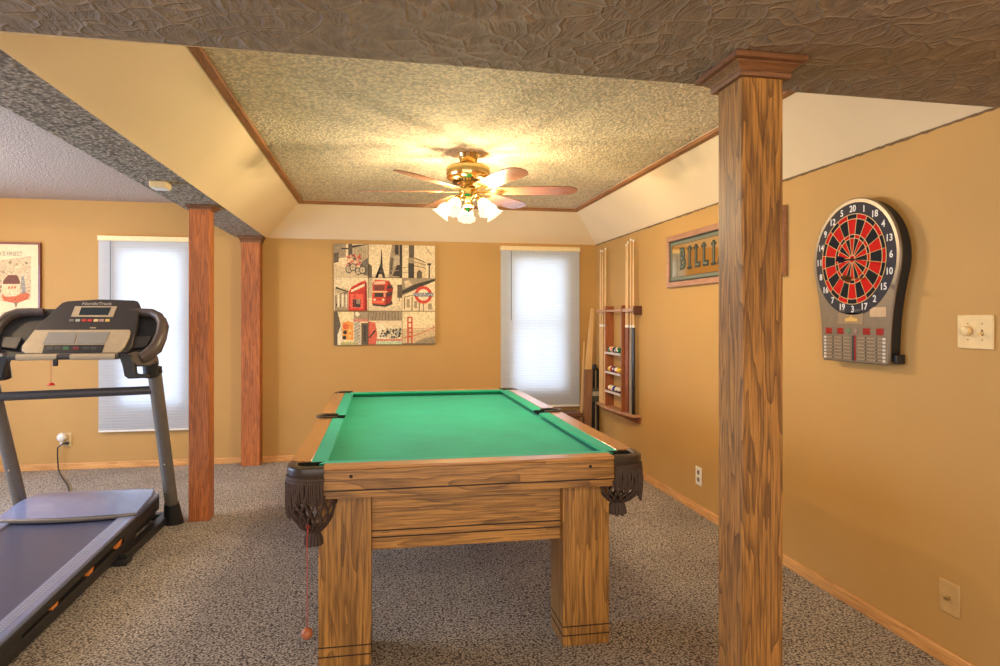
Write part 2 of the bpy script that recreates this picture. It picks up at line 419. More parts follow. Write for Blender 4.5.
# ---------------------------------------------------------------- posts
def post(x0, x1, y0, y1, label, mat, cx0, cx1, cy0, cy1, base=True):
    t = thing('wooden_post', label, 'post', ((x0 + x1) / 2, (y0 + y1) / 2, 0))
    zt = HB - .002
    h = .058 if cx1 - cx0 > .2 else .03
    MB().box(x0, x1, y0, y1, 0, zt - h * .4).build('shaft', mat, t, bevel=.004)
    cp = MB(); px = [(0, 0, h), (.45, .35, h * .72), (.6, .5, h * .5), (1., 1., 0)]
    # crown: stepped cove profile from shaft out to the top plate
    def ringp(f, z):
        a = x0 + (cx0 - x0) * f; b_ = x1 + (cx1 - x1) * f; c_ = y0 + (cy0 - y0) * f; d = y1 + (cy1 - y1) * f
        return [(a, c_, z), (b_, c_, z), (b_, d, z), (a, d, z)]
    prof = [(.04, zt - h), (.30, zt - h), (.34, zt - h * .80), (.30, zt - h * .72), (.42, zt - h * .60), (.62, zt - h * .46), (.70, zt - h * .42), (.70, zt - h * .34), (1., zt - h * .30), (1., zt - h * .05), (.96, zt)]
    vs = []; 
    for f, z in prof: vs += ringp(f, z)
    fs = []
    for i in range(len(prof) - 1):
        for k in range(4): fs.append((i * 4 + k, i * 4 + (k + 1) % 4, i * 4 + 4 + (k + 1) % 4, i * 4 + 4 + k))
    fs.append(tuple(range(len(vs) - 4, len(vs)))); fs.append((3, 2, 1, 0))
    cp.add(vs, fs); cp.build('capital', M_cap, t, smooth=25)
    return t
post(1.043, 1.176, 1.765, 1.904, 'large brown oak post in the foreground with a wide moulded top', M_post2, .995, 1.222, 1.712, 1.965)
post(-1.272, -1.140, 4.70, 4.83, 'reddish oak post standing beside the treadmill under the beam', M_post, -1.29, -1.10, 4.68, 4.87)
post(-1.275, -1.107, 6.39, 6.528, 'oak post set against the back wall at the end of the beam', M_post, -1.30, -1.085, 6.36, 6.529)
bx = thing('ceiling_box', 'small cream box fixed under the textured beam above the treadmill post', 'box', (-1.22, 3.98, 2.1))
MB().box(-1.27, -1.18, 3.93, 4.03, 2.098, HB).build('housing', M_cream, bx, bevel=.006)
MB().box(-1.262, -1.188, 3.938, 4.022, 2.094, 2.099).build('cover', M_white, bx, bevel=.002)

# ---------------------------------------------------------------- pool table
X0, X1, Y0, Y1, ZT = -.352, 1.079, 2.555, 5.25, .80
RW, WW, PK = .146, .082, .135      # rail width, wood width, pocket gap from the corner
ZB = .765
YM = (Y0 + Y1) / 2
tb = thing('pool_table', 'oak pool table with green cloth and fringed leather pockets', 'pool table', ((X0 + X1) / 2, YM, 0))
MB().box(X0 + .07, X1 - .07, Y0 + .07, Y1 - .07, ZB - .045, ZB).build('playing_surface', M_felt, tb)
def wrail(x0, x1, y0, y1, name, mt, mf, ax, side):
    # side face board with two grooves and a rounded cap on top
    out = {'S': (0, -1), 'N': (0, 1), 'W': (-1, 0), 'E': (1, 0)}[side]
    b = MB(); b.box(x0, x1, y0, y1, ZT - .012, ZT)
    r = b.build('rail', mt, tb, bevel=.004)
    dx, dy = out
    inset = .006
    a = MB().box(x0 + (inset if dx < 0 else 0), x1 - (inset if dx > 0 else 0), y0 + (inset if dy < 0 else 0), y1 - (inset if dy > 0 else 0), .678, ZT - .013)
    a.build('rail_face', mf, r, bevel=.002)
    g = MB()
    for z in (.706,):
        if dx: xx = x0 + inset if dx < 0 else x1 - inset; g.box(xx - .0015, xx + .0015, y0 + .001, y1 - .001, z, z + .005)
        else: yy = y0 + inset if dy < 0 else y1 - inset; g.box(x0 + .001, x1 - .001, yy - .0015, yy + .0015, z, z + .005)
    g.build('groove', M_groove, r)
    if side in 'SN':
        for fx in (.09, .91):
            x = x0 + (x1 - x0) * fx; yy = y0 + inset if dy < 0 else y1 - inset
            MB().lathe([(.0001, -.001), (.006, -.001), (.007, .0015), (.0001, .0015)], (x, yy, .762), 12, M=Matrix.Rotation(PI / 2, 4, 'X')).build('bolt_cap', M_groove, r)
    return r
wrail(X0 + PK, X1 - PK, Y0, Y0 + WW, 'rail', M_railX, M_tblX, 'X', 'S')
wrail(X0 + PK, X1 - PK, Y1 - WW, Y1, 'rail', M_railX, M_tblX, 'X', 'N')
for sx, xa, xb in (('W', X0, X0 + WW), ('E', X1 - WW, X1)):
    wrail(xa, xb, Y0 + PK, YM - .055, 'rail', M_tblY, M_tblY, 'Y', sx)
    wrail(xa, xb, YM + .055, Y1 - PK, 'rail', M_tblY, M_tblY, 'Y', sx)
def cushion(p, q, nrm):
    """p->q along the wood's inner edge; nrm points to the bed; mitred ends"""
    p, q, n = Vector(p), Vector(q), Vector(nrm); t = (q - p).normalized(); w = RW - WW
    prof = [(0, ZT - .001, 0), (w * .93, ZT - .004, .9), (w, ZT - .010, 1.), (w * .92, ZT - .018, .9), (w * .55, ZB + .002, .5), (0, ZB + .002, 0)]
    vs = []
    for end, sgn in ((p, 1), (q, -1)):
        for d, z, m in prof:
            vs.append(end + n * d + t * sgn * m * .022 + Vector((0, 0, z)))
    k = len(prof)
    fs = [tuple(range(k)), tuple(range(2 * k - 1, k - 1, -1))] + [(i, (i + 1) % k, (i + 1) % k + k, i + k) for i in range(k)]
    return MB().add(vs, fs[2:]).add(vs[:k], [tuple(range(k))], 1).add(vs[k:], [tuple(range(k - 1, -1, -1))], 1).build('cushion', [M_felt, plain('pocket_facing', (20, 22, 20), .7)], tb, smooth=50)
g = .115
cushion((X0 + g, Y0 + WW, 0), (X1 - g, Y0 + WW, 0), (0, 1, 0))
cushion((X0 + g, Y1 - WW, 0), (X1 - g, Y1 - WW, 0), (0, -1, 0))
for xa, n in ((X0 + WW, 1), (X1 - WW, -1)):
    cushion((xa, Y0 + g, 0), (xa, YM - .05, 0), (n, 0, 0))
    cushion((xa, YM + .05, 0), (xa, Y1 - g, 0), (n, 0, 0))
# frame: aprons and legs
def apron(x0, x1, y0, y1, mt, face):
    a = MB().box(x0, x1, y0, y1, .44, .68).build('apron', mt, tb, bevel=.002)
    gr = MB()
    for z in (.487, .514):
        if face == 'S': gr.box(x0, x1, y0 - .0015, y0 + .002, z, z + .005)
        if face == 'N': gr.box(x0, x1, y1 - .002, y1 + .0015, z, z + .005)
        if face == 'W': gr.box(x0 - .0015, x0 + .002, y0, y1, z, z + .005)
        if face == 'E': gr.box(x1 - .002, x1 + .0015, y0, y1, z, z + .005)
    gr.build('groove', M_groove, a)
LX = ((-.240, -.037), (.744, .945)); LY = ((2.63, 2.83), (4.975, 5.175))
apron(-.0365, .7435, 2.665, 2.70, M_tblX, 'S'); apron(-.0365, .7435, 5.105, 5.14, M_tblX, 'N')
apron(-.215, -.18, 2.8305, 4.9745, M_tblY, 'W'); apron(.885, .92, 2.8305, 4.9745, M_tblY, 'E')
for (a, b_) in LX:
    for (c_, d) in LY:
        L = MB().box(a, b_, c_, d, 0, .679).build('leg', M_tblZ, tb, bevel=.003)
        gr = MB()
        for z in (.043, .080): gr.box(a - .0012, b_ + .0012, c_ - .0012, d + .0012, z, z + .0045)
        gr.build('groove', M_groove, L)
MB().box(X0 + .09, X1 - .09, Y0 + .10, Y1 - .10, .682, ZB - .046).build('slate_bed', plain('slate', (70, 68, 66), .8), tb)
# pockets
def corner_pocket(cx, cy, sx, sy, fringe=True, lift=.0):
    """(cx,cy) outer corner, sx,sy point inward"""
    rr = .088; ctr = Vector((cx + sx * rr, cy + sy * rr, 0))
    path = [Vector((cx + sx * (PK + .004), cy + sy * .012, 0))]
    for k in range(9):
        an = PI / 2 * k / 8
        path.append(ctr + Vector((-sx * math.sin(an) * (rr - .012), -sy * math.cos(an) * (rr - .012), 0)))
    path.append(Vector((cx + sx * .012, cy + sy * (PK + .004), 0)))
    # collar: leather band on top and outside
    m = MB(); n = len(path); vs = []
    sec = [(.0, .758), (-.014, .760), (-.019, .778), (-.016, .796), (-.004, .803), (.014, .802), (.02, .796), (.016, .776)]
    for i, p in enumerate(path):
        t = (path[min(i + 1, n - 1)] - path[max(i - 1, 0)]).normalized(); nn = Vector((-t.y, t.x, 0))
        if nn.dot(ctr - p) < 0: nn = -nn
        for d, z in sec: vs.append(p + nn * d + Vector((0, 0, z)))
    k = len(sec); fs = [tuple(range(k)), tuple(range(n * k - 1, n * k - k - 1, -1))]
    for i in range(n - 1):
        for j in range(k): fs.append((i * k + j, i * k + (j + 1) % k, (i + 1) * k + (j + 1) % k, (i + 1) * k + j))
    m.add(vs, fs)
    col = m.build('pocket_collar', M_leather, tb)
    # dark cup lining under the opening
    cu = Vector((cx + sx * .085, cy + sy * .085, 0))
    MB().lathe([(.064, .797), (.062, .70), (.05, .66), (.001, .65)], cu - Vector((sx * .017, sy * .017, 0)), 20).build('pocket_liner', plain('pocket_black', (18, 16, 15), .8), col)
    if not fringe: return
    # fringe: woven head band then strands, shorter at the outside end, then netting drawn to a tassel
    outer = []
    cum = [0]
    for a, b_ in zip(path, path[1:]): cum.append(cum[-1] + (b_ - a).length)
    def along(s):
        s *= cum[-1]
        for i in range(n - 1):
            if s <= cum[i + 1] + 1e-9:
                f = (s - cum[i]) / (cum[i + 1] - cum[i]); p = path[i].lerp(path[i + 1], f)
                t = (path[i + 1] - path[i]).normalized(); nn = Vector((-t.y, t.x, 0))
                if nn.dot(ctr - p) > 0: nn = -nn
                return p, nn
        return path[-1], Vector((0, 0, 0))
    fr = MB(); ns = 34
    for q in range(ns):
        s = (q + .5) / ns; p, nn = along(s)
        ln = .095 + .06 * min(1, max(0, (s - .38) / .2)) + .015 * random.random() - (.02 if s > .85 else 0)
        w0 = .0042
        pts = []
        for j in range(6):
            f = j / 5
            pts.append(p + nn * (.014 + .007 * math.sin(f * 3) + .003 * random.random()) + Vector((.004 * (random.random() - .5), .004 * (random.random() - .5), .765 - ln * f)))
        fr.tube(pts, [w0 * .8, w0, w0, w0 * .9, w0, w0 * .8], 5)
    for (da, z) in ((.012, .756), (.013, .744)):
        pp = [along(min(.999, x / 24))[0] + along(min(.999, x / 24))[1] * (da + .004) + Vector((0, 0, z)) for x in range(25)]
        fr.tube(pp, .0075, 6)
    fr.build('fringe', M_fringe, col)
    net = MB(); tc = cu + Vector((sx * .01, 0, 0)); nk = 16
    lev = [(.092, .74), (.096, .67 + lift * .2), (.090, .63 + lift * .4), (.070, .59 + lift * .6), (.050, .56 + lift * .8), (.028, .54 + lift)]
    for q in range(nk):
        for dr in (1, -1):
            pts = []
            for j, (r, z) in enumerate(lev):
                an = 2 * PI * (q + dr * j * .5) / nk; c0 = cu.lerp(tc, j / 5)
                pts.append(c0 + Vector((math.cos(an) * r, math.sin(an) * r, z)))
            net.tube(pts, .005, 5)
    net.build('net', M_fringe, col)
    ta = MB()
    tc = tc + Vector((0, 0, lift)); ta.lathe([(.001, .56), (.026, .558), (.034, .545), (.026, .533), (.028, .52)], tc, 14)
    for q in range(16):
        an = 2 * PI * q / 16; a = Vector((math.cos(an), math.sin(an), 0))
        ta.tube([tc + a * .022 + Vector((0, 0, .535)), tc + a * .03 + Vector((0, 0, .515)), tc + a * (.032 + .004 * random.random()) + Vector((0, 0, .482 + .01 * random.random()))], .007, 5)
    ta.build('tassel', M_fringe, col)
for (cx, sx) in ((X0, 1), (X1, -1)):
    for (cy, sy) in ((Y0, 1), (Y1, -1)):
        corner_pocket(cx, cy, sx, sy, True, .055 if sx < 0 else .0)
def side_pocket(cx, sx):
    pts = [Vector((cx + sx * (.05 - .055 * math.sin(a)), YM - .058 * math.cos(a), .803)) for a in [PI * k / 10 for k in range(11)]]
    pts = [Vector((cx + sx * .105, YM - .058, .801))] + pts + [Vector((cx + sx * .105, YM + .058, .801))]
    c_ = MB().tube(pts, .008, 8, ry=.012).build('side_pocket', M_leather, tb)
    MB().lathe([(.052, .79), (.05, .71), (.04, .66), (.001, .65)], (cx + sx * .052, YM, 0), 18).build('pocket_liner', MATS['pocket_black'], c_)
side_pocket(X0, 1); side_pocket(X1, -1)
# wooden ball on a red cord tied to the near left pocket
pb = thing('hanging_wooden_ball', 'small wooden ball hanging on a red cord from the near left pocket', 'ornament', (-.29, 2.475, 0.2))
cx, cy = -.268, 2.50
MB().tube([(cx, cy + .03, .585), (cx, cy, .55), (cx + .001, cy, .40), (cx, cy, .228)], .0018, 6).build('cord', plain('red_cord', (176, 62, 48), .8), pb)
MB().sphere((cx, cy, .205), .0215).build('ball', plain('terracotta_wood', (178, 104, 66), .4), pb)
MB().tube([(cx - .006, cy + .026, .59), (cx, cy + .012, .602), (cx + .006, cy + .026, .59), (cx, cy + .034, .578)], .002, 6, closed=True).build('knot', MATS['red_cord'], pb)

# ---------------------------------------------------------------- ceiling fan
FX, FY = .56, 4.24
fan = thing('ceiling_fan', 'brass ceiling fan with six wooden blades and five lit glass shades', 'ceiling fan', (FX, FY, HC))
MB().lathe([(.001, HC), (.072, HC), (.074, HC - .006), (.068, HC - .02), (.056, HC - .05), (.028, HC - .072), (.001, HC - .074)], (FX, FY, 0), 32).build('canopy', M_brass, fan)
MB().lathe([(.014, HC - .06), (.014, 2.33)], (FX, FY, 0), 16).build('downrod', M_brass, fan)
mo = MB().lathe([(.001, 2.38), (.04, 2.377), (.085, 2.367), (.128, 2.358), (.142, 2.347), (.144, 2.305), (.138, 2.288), (.144, 2.282), (.132, 2.268), (.10, 2.258), (.05, 2.240), (.001, 2.235)], (FX, FY, 0), 40).build('motor_housing', M_brass, fan)
vm = MB()
for k in range(30):
    an = 2 * PI * k / 30; M = Matrix.Translation((FX, FY, 0)) @ Matrix.Rotation(an, 4, 'Z')
    vm.box(.05, .105, -.003, .003, 2.248, 2.256, M=M)
vm.build('vent_slots', M_darkbr, mo)
MB().lathe([(.001, 2.24), (.045, 2.24), (.05, 2.225), (.062, 2.21), (.064, 2.17), (.05, 2.155), (.03, 2.148), (.025, 2.12), (.038, 2.105), (.036, 2.085), (.02, 2.07), (.008, 2.06), (.001, 2.058)], (FX, FY, 0), 28).build('switch_housing', M_brass, fan)
for k in range(6):
    an = math.radians(-12 + 60 * k); M = Matrix.Translation((FX, FY, 2.197)) @ Matrix.Rotation(an, 4, 'Z') @ Matrix.Rotation(math.radians(-11), 4, 'X')
    pts = [(.165, -.052), (.30, -.064), (.56, -.072), (.655, -.066), (.69, -.045), (.708, -.018), (.708, .018), (.69, .045), (.655, .066), (.56, .072), (.30, .064), (.165, .052), (.15, .0)]
    b = MB().prism([M @ Vector((x, y, -.003)) for x, y in pts], (M.to_3x3() @ Vector((0, 0, .006)))).build('blade', M_blade, fan, bevel=.0015)
    br = MB()
    arm = [(.055, -.014), (.12, -.012), (.16, -.03), (.215, -.042), (.235, -.02), (.2, -.012), (.26, 0), (.2, .012), (.235, .02), (.215, .042), (.16, .03), (.12, .012), (.055, .014)]
    br.prism([M @ Vector((x, y, -.0095)) for x, y in arm], (M.to_3x3() @ Vector((0, 0, .006))))
    br.build('blade_bracket', M_brass, b)
BULB = []
for k in range(5):
    an = math.radians(-58 + 72 * k); d = Vector((math.cos(an), math.sin(an), 0)); c0 = Vector((FX, FY, 0))
    P = lambda r, z: c0 + d * r + Vector((0, 0, z))
    ar = MB().tube([P(.03, 2.14), P(.055, 2.16), P(.09, 2.16), P(.112, 2.148), P(.12, 2.132)], .007, 10).build('light_arm', M_brass, fan)
    tilt = Matrix.Rotation(an, 4, 'Z') @ Matrix.Rotation(math.radians(-40), 4, 'Y')
    base = P(.12, 2.132)
    MB().lathe([(.001, .004), (.022, 0), (.027, -.012), (.026, -.03), (.001, -.03)], base, 16, M=tilt).build('socket', M_brass, ar)
    prof = [(.024, -.018), (.032, -.03), (.041, -.05), (.045, -.07), (.044, -.085), (.05, -.10), (.062, -.112)]
    vs = []; sg = 36
    for i, (r, z) in enumerate(prof):
        for q in range(sg):
            a2 = 2 * PI * q / sg; rr = r * (1 + (.07 * math.cos(9 * a2) * max(0, i - 3) / 3))
            vs.append(tilt @ Vector((rr * math.cos(a2), rr * math.sin(a2), z)) + base)
    fs = [(i * sg + q, i * sg + (q + 1) % sg, (i + 1) * sg + (q + 1) % sg, (i + 1) * sg + q) for i in range(len(prof) - 1) for q in range(sg)]
    sh = MB().add(vs, fs).build('glass_shade', M_shade, ar)
    bp = tilt @ Vector((0, 0, -.07)) + base
    BULB.append(bp)

# ---------------------------------------------------------------- wall canvases (3 x 3)
PC = {}
def pc(rgb):
    k = 'print_%02x%02x%02x' % rgb
    if k not in MATS: plain('print_%02x%02x%02x' % rgb, rgb, .7, vary=.28, vscale=75)
    return MATS[k]
CW = .3257
def canvas(ix, iz, label, shapes, bg=(232, 204, 156)):
    x0 = -.446 + ix * CW; z1 = 2.09 - iz * CW; dx = random.uniform(-.0015, .0015); dz = random.uniform(-.002, .002) - (.003 if ix == 0 and iz == 2 else 0)
    x0 += dx; z1 += dz; x1 = x0 + CW - .0035; z0 = z1 - CW + .0035; yf = YB - .03
    t = thing('canvas_print', label, 'picture', ((x0 + x1) / 2, YB, z0), 'square city canvas prints')
    MB().box(x0, x1, yf, YB + .001, z0, z1).build('canvas_body', plain('canvas_edge_dark', (44, 30, 22), .8), t, bevel=.001)
    mb = MB(); mats = [pc(bg)]; W = x1 - x0
    def P(a, b_, lay): return (x0 + .0005 + a * (W - .001), yf - .0006 - lay * .00012, z0 + .0005 + b_ * (W - .001))
    mb.add([P(0, 0, 0), P(1, 0, 0), P(1, 1, 0), P(0, 1, 0)], [(0, 1, 2, 3)], 0)
    lay = 1
    for col, pts in shapes:
        m = pc(col)
        if m not in mats: mats.append(m)
        cl = [(min(1, max(0, a)), min(1, max(0, b_))) for a, b_ in pts]
        mb.add([P(a, b_, lay) for a, b_ in cl], [tuple(range(len(cl)))], mats.index(m)); lay += 1
    return t, mb, mats, P, lay
def rect(a, b_, c_, d): return [(a, b_), (c_, b_), (c_, d), (a, d)]
def disc(a, b_, r, n=18, ry=None): return [(a + r * math.cos(2 * PI * k / n), b_ + (ry or r) * math.sin(2 * PI * k / n)) for k in range(n)]
def line(a, b_, c_, d, w=.012):
    L = math.hypot(c_ - a, d - b_); nx, ny = -(d - b_) / L * w / 2, (c_ - a) / L * w / 2
    return [(a - nx, b_ - ny), (c_ - nx, d - ny), (c_ + nx, d + ny), (a + nx, b_ + ny)]
def fin(t, mb, mats): mb.build('print', mats, t)
K, DK, MD, LT, RD, RD2, PK_ = (60, 50, 40), (96, 82, 62), (160, 138, 104), (236, 214, 172), (198, 56, 36), (150, 36, 24), (206, 128, 104)
# 1 bicycles
S = [(MD, [(0, .55), (.35, .6), (.35, 1), (0, 1)]), ((196, 172, 130), [(.45, .6), (1, .35), (1, 1), (.45, .95)]), ((206, 180, 136), [(0, 0), (1, 0), (1, .18), (.3, .3), (0, .4)]),
     (DK, [(0, .42), (.14, .45), (.14, .75), (0, .72)]), (K, [(.22, .84), (.44, .84), (.44, .88), (.22, .88)]), (K, [(.42, .86), (1, .99), (1, 1), (.6, .97), (.42, .9)]),
     (DK, [(.42, .55), (.54, .6), (.54, 1), (.42, 1)]), ((120, 110, 90), [(.72, .12), (1, .05), (1, .6), (.8, .45)])]
for q in range(6): S.append((DK, line(.62 + q * .06, .5, .62 + q * .06, .92, .012)))
for q in range(44):
    S.append((random.choice([PK_, (190, 84, 66), (214, 150, 120), DK]), disc(random.uniform(.38, .82), random.uniform(.36, .68), random.uniform(.02, .05), 8)))
for a, b_ in ((.44, .24), (.72, .18), (.56, .3), (.84, .22)):
    S.append((K, disc(a, b_, .1, 16, .12))); S.append(((200, 176, 140), disc(a, b_, .078, 16, .096))); S.append((DK, line(a - .08, b_, a + .08, b_, .01))); S.append((DK, line(a, b_ - .09, a, b_ + .09, .01)))
t, mb, mats, P, l = canvas(0, 0, 'canvas print of pink bicycles parked along a street, top left of nine', S); fin(t, mb, mats)
# 2 tower
S = [((206, 182, 138), rect(0, 0, 1, .1)), (DK, [(0, 0), (.1, 0), (.1, .35), (0, .42)]), (K, [(.20, .0), (.28, .0), (.31, .16), (.345, .3), (.36, .55), (.378, .86), (.392, .86), (.41, .55), (.425, .3), (.46, .16), (.50, 0), (.42, 0), (.39, .1), (.32, .1)]),
     (DK, rect(.29, .17, .42, .2)), (DK, rect(.33, .35, .42, .37)), (MD, [(.6, 0), (1, 0), (1, 1), (.7, 1), (.62, .5)]), (DK, [(.62, .1), (.7, .1), (.74, .6), (.66, .6)]), (K, rect(.8, .7, .9, 1)), ((190, 170, 134), rect(.76, .35, .95, .65)),
     (K, [(.72, .05), (1, .03), (1, .4), (.85, .38)]), (K, rect(.93, 0, 1, 1)), (DK, rect(.78, .75, .8, 1)), (MD, line(.62, .2, .9, .22, .02))]
t, mb, mats, P, l = canvas(1, 0, 'canvas print of an iron lattice tower beside dark buildings, top middle', S); fin(t, mb, mats)
# 3 arch
S = [(DK, rect(.2, .62, .36, 1)), (K, rect(.18, 0, .36, .45)), (MD, rect(.18, .45, .36, .62)), ((220, 190, 140), [(.36, 0), (.7, 0), (.7, .45), (.36, .62)]), (DK, line(.36, .62, .7, .48, .03)), (DK, line(.36, .5, .72, .4, .02)), (DK, line(.36, .38, .72, .31, .02)),
     (DK, [(.44, 0), (.6, 0), (.6, .18), (.52, .26), (.44, .18)]), (K, line(.82, 0, .82, .4, .04)), (K, rect(.76, .4, .88, .46)), (DK, line(.7, .95, .9, .7, .01)), (DK, line(0, .3, .18, .34, .015)), (DK, line(0, .15, .18, .18, .015))]
t, mb, mats, P, l = canvas(2, 0, 'canvas print of a stone arch and street lamp, top right of nine', S); fin(t, mb, mats)
# 4 phone box
S = [(MD, [(.02, .45), (.4, .6), (.42, 0), (.02, 0)]), (K, [(.05, .72), (.42, .58), (.42, .55), (.05, .66)]), (LT, [(.1, .1), (.16, .12), (.16, .55), (.1, .5)]), (LT, [(.22, .1), (.28, .12), (.28, .52), (.22, .5)]), (LT, rect(.34, .1, .38, .5)), (K, rect(.06, .12, .09, .2)),
     (K, rect(.18, .1, .2, .2)), (RD, [(.42, 0), (.42, .55), (.52, .72), (.75, .85), (.93, .92), (.98, 0)]), (RD2, [(.9, 0), (.98, 0), (.96, .86), (.9, .86)]), (LT, [(.5, .55), (.9, .74), (.9, .82), (.5, .62)]),
     ((224, 92, 66), rect(.47, .06, .86, .5)), (K, rect(.55, .1, .78, .34)), (MD, rect(.66, .2, .76, .34)), (RD2, rect(.6, .1, .62, .5))]
for q in range(14): S.append((DK, line(.03 + q * .028, .48 + .01 * (q % 3), .05 + q * .028, .66, .008)))
t, mb, mats, P, l = canvas(0, 1, 'canvas print of a red telephone box by white houses, middle left', S); fin(t, mb, mats)
# 5 bus
S = [((190, 170, 130), rect(0, .4, .12, 1)), (DK, rect(.86, .4, 1, .8)), ((214, 190, 146), rect(0, 0, 1, .16)), (K, [(.12, .16), (.5, .12), (.72, .2), (.7, .3), (.12, .26)]), ((206, 70, 44), [(.1, .22), (.5, .18), (.68, .26), (.74, .7), (.6, .92), (.2, .95), (.12, .86)]),
     (RD2, [(.5, .18), (.68, .26), (.74, .7), (.6, .92), (.52, .6)]), ((226, 180, 140), [(.14, .8), (.5, .82), (.5, .9), (.18, .9)]), ((120, 60, 44), rect(.16, .62, .48, .78)), ((232, 196, 140), rect(.1, .56, .56, .60)), (K, rect(.18, .42, .44, .55)), ((226, 160, 120), rect(.46, .42, .5, .54)), (LT, disc(.18, .34, .035, 10)), (LT, disc(.44, .34, .035, 10)),
     (K, [(.54, .42), (.7, .48), (.71, .58), (.55, .54)]), (K, [(.55, .66), (.72, .7), (.7, .78), (.56, .76)]), (DK, line(.92, .3, .92, .6, .02)), ((232, 110, 74), rect(.14, .24, .46, .30))]
t, mb, mats, P, l = canvas(1, 1, 'canvas print of a red double-decker bus, centre of nine', S); fin(t, mb, mats)
# 6 roundel
S = [(MD, [(0, .45), (.35, .62), (1, .95), (1, 1), (0, 1)]), (K, [(0, .5), (.3, .62), (1, .92), (1, .99), (.4, .82), (0, .62)]), ((216, 190, 144), [(.1, .7), (.3, .8), (.2, .95), (.05, .9)]), (DK, rect(.05, .05, .08, .42)), (DK, rect(.28, 0, .31, .44)), (DK, line(.05, .42, .35, .48, .02)), (DK, rect(.5, 0, .53, .35)), (MD, rect(.13, .1, .22, .36)), (MD, rect(.36, .08, .45, .3)), (MD, rect(.78, .04, .9, .22)),
     (K, line(.64, 0, .64, .28, .02)), ((208, 66, 44), disc(.64, .49, .27, 28)), (LT, disc(.64, .49, .175, 28)), ((66, 72, 96), rect(.34, .44, .94, .55))]
t, mb, mats, P, l = canvas(2, 1, 'canvas print of a red ring station sign, middle right of nine', S)
if pc((240, 230, 210)) not in mats: mats.append(pc((240, 230, 210)))
p = P(.64, .495, l + 2)
textmesh(mb, 'UNDERGROUND', Matrix.Translation(p) @ Matrix.Rotation(PI / 2, 4, 'X'), .034, mats.index(pc((240, 230, 210))), .0001, squeeze=.78)
fin(t, mb, mats)
# 7 taxi / traffic light
S = [(DK, [(0, 0), (.2, 0), (.22, .5), (.1, 1), (0, 1)]), (LT, [(.1, 0), (.24, 0), (.2, .6), (.1, .3)]), ((232, 150, 66), [(.24, .18), (.56, .14), (.56, .66), (.4, .72), (.24, .66)]), ((224, 104, 54), disc(.34, .56, .09, 12)), (K, disc(.32, .38, .06, 12)), (K, disc(.3, .22, .06, 12)), ((240, 190, 110), disc(.46, .42, .05, 10)), ((240, 190, 110), disc(.46, .26, .05, 10)),
     (MD, rect(.58, .78, 1, 1)), (PK_, rect(.56, .7, 1, .78)), ((196, 180, 150), [(.58, 0), (.8, 0), (.76, .7), (.58, .7)]), (DK, [(.8, 0), (1, 0), (1, .66), (.8, .66)]), (K, rect(.88, .1, .93, .6)), (LT, disc(.68, .93, .07, 10)), ((180, 170, 110), rect(.2, 0, .7, .08))]
for q in range(6): S.append((DK, line(.6, .1 + q * .1, .76, .2 + q * .1, .015)))
t, mb, mats, P, l = canvas(0, 2, 'canvas print of an orange lit signal among buildings, bottom left', S, (238, 208, 150)); fin(t, mb, mats)
# 8 square with fountain
S = [(MD, rect(0, .72, 1, 1)), ((206, 96, 70), [(0, 0), (.22, 0), (.26, .3), (.2, .66), (0, .7)]), (K, line(.02, .2, .2, .42, .05)), (LT, [(.26, .1), (.5, .1), (.48, .6), (.3, .66)]), ((190, 196, 150), rect(.24, 0, 1, .1)), ((226, 196, 150), rect(.3, .62, 1, .72)), (PK_, rect(.24, .1, 1, .16))]
for q in range(48): S.append((random.choice([K, DK, (120, 124, 120), LT]), disc(random.uniform(.52, .96), random.uniform(.2, .5), random.uniform(.02, .055), 7)))
for q in range(9): S.append((DK, line(.1 + q * .1, .72, .16 + q * .09, .98, .014)))
for q in range(5): S.append((K, disc(.36 + .03 * q, .25 + .08 * (q % 3), .03, 8)))
t, mb, mats, P, l = canvas(1, 2, 'canvas print of a busy square with a red figure, bottom middle', S); fin(t, mb, mats)
# 9 bridge
S = [((206, 176, 128), [(0, 0), (1, 0), (1, .45), (0, .45)]), ((150, 130, 96), [(.3, 0), (1, 0), (1, .25), (.6, .16)]), ((186, 96, 70), line(0, .46, 1, .5, .014)), (RD, line(.28, .22, 1, .52, .018)), (RD, line(.0, .18, .26, .26, .02)), (RD, line(.17, 0, .17, .84, .04)), (RD, line(.29, 0, .29, .84, .04)), ((186, 96, 70), line(.94, .42, .94, .6, .02)), ((120, 104, 78), rect(.0, 0, 1, .03))]
for z in (.82, .66, .5, .36, .22): S.append((RD, line(.17, z, .29, z, .035)))
t, mb, mats, P, l = canvas(2, 2, 'canvas print of a red suspension bridge, bottom right of nine', S, (236, 208, 156)); fin(t, mb, mats)

# ---------------------------------------------------------------- framed poster at the left
px0, px1, pz0, pz1 = -3.60, -3.0, 1.20, 2.046
po = thing('framed_poster', 'framed vintage shield poster on the back wall behind the treadmill', 'picture', ((px0 + px1) / 2, YB, pz0))
yf = YB - .03
fr = MB(); fw = .018
for a in ((px0, px1, pz1 - fw, pz1), (px0, px1, pz0, pz0 + fw), (px0, px0 + fw, pz0 + fw, pz1 - fw), (px1 - fw, px1, pz0 + fw, pz1 - fw)): fr.box(a[0], a[1], yf, YB - .001, a[2], a[3])
fr.build('frame', M_frameposter, po, bevel=.002)
MB().box(px0 + fw, px1 - fw, YB - .018, YB - .003, pz0 + fw, pz1 - fw).build('backing_paper', plain('cream_paper', (240, 214, 168), .7), po)
mb = MB(); mats = [pc((150, 124, 90)), pc((206, 104, 62)), pc((214, 184, 140)), pc((120, 70, 50)), pc((238, 200, 150)), pc((178, 150, 116)), pc((150, 144, 128))]
Yp = YB - .0184
def Q(u, v, lay): 
    p = at(u, v, (0, Yp, 0), (0, 1, 0)); return (p.x, Yp - lay * .00015, p.z)
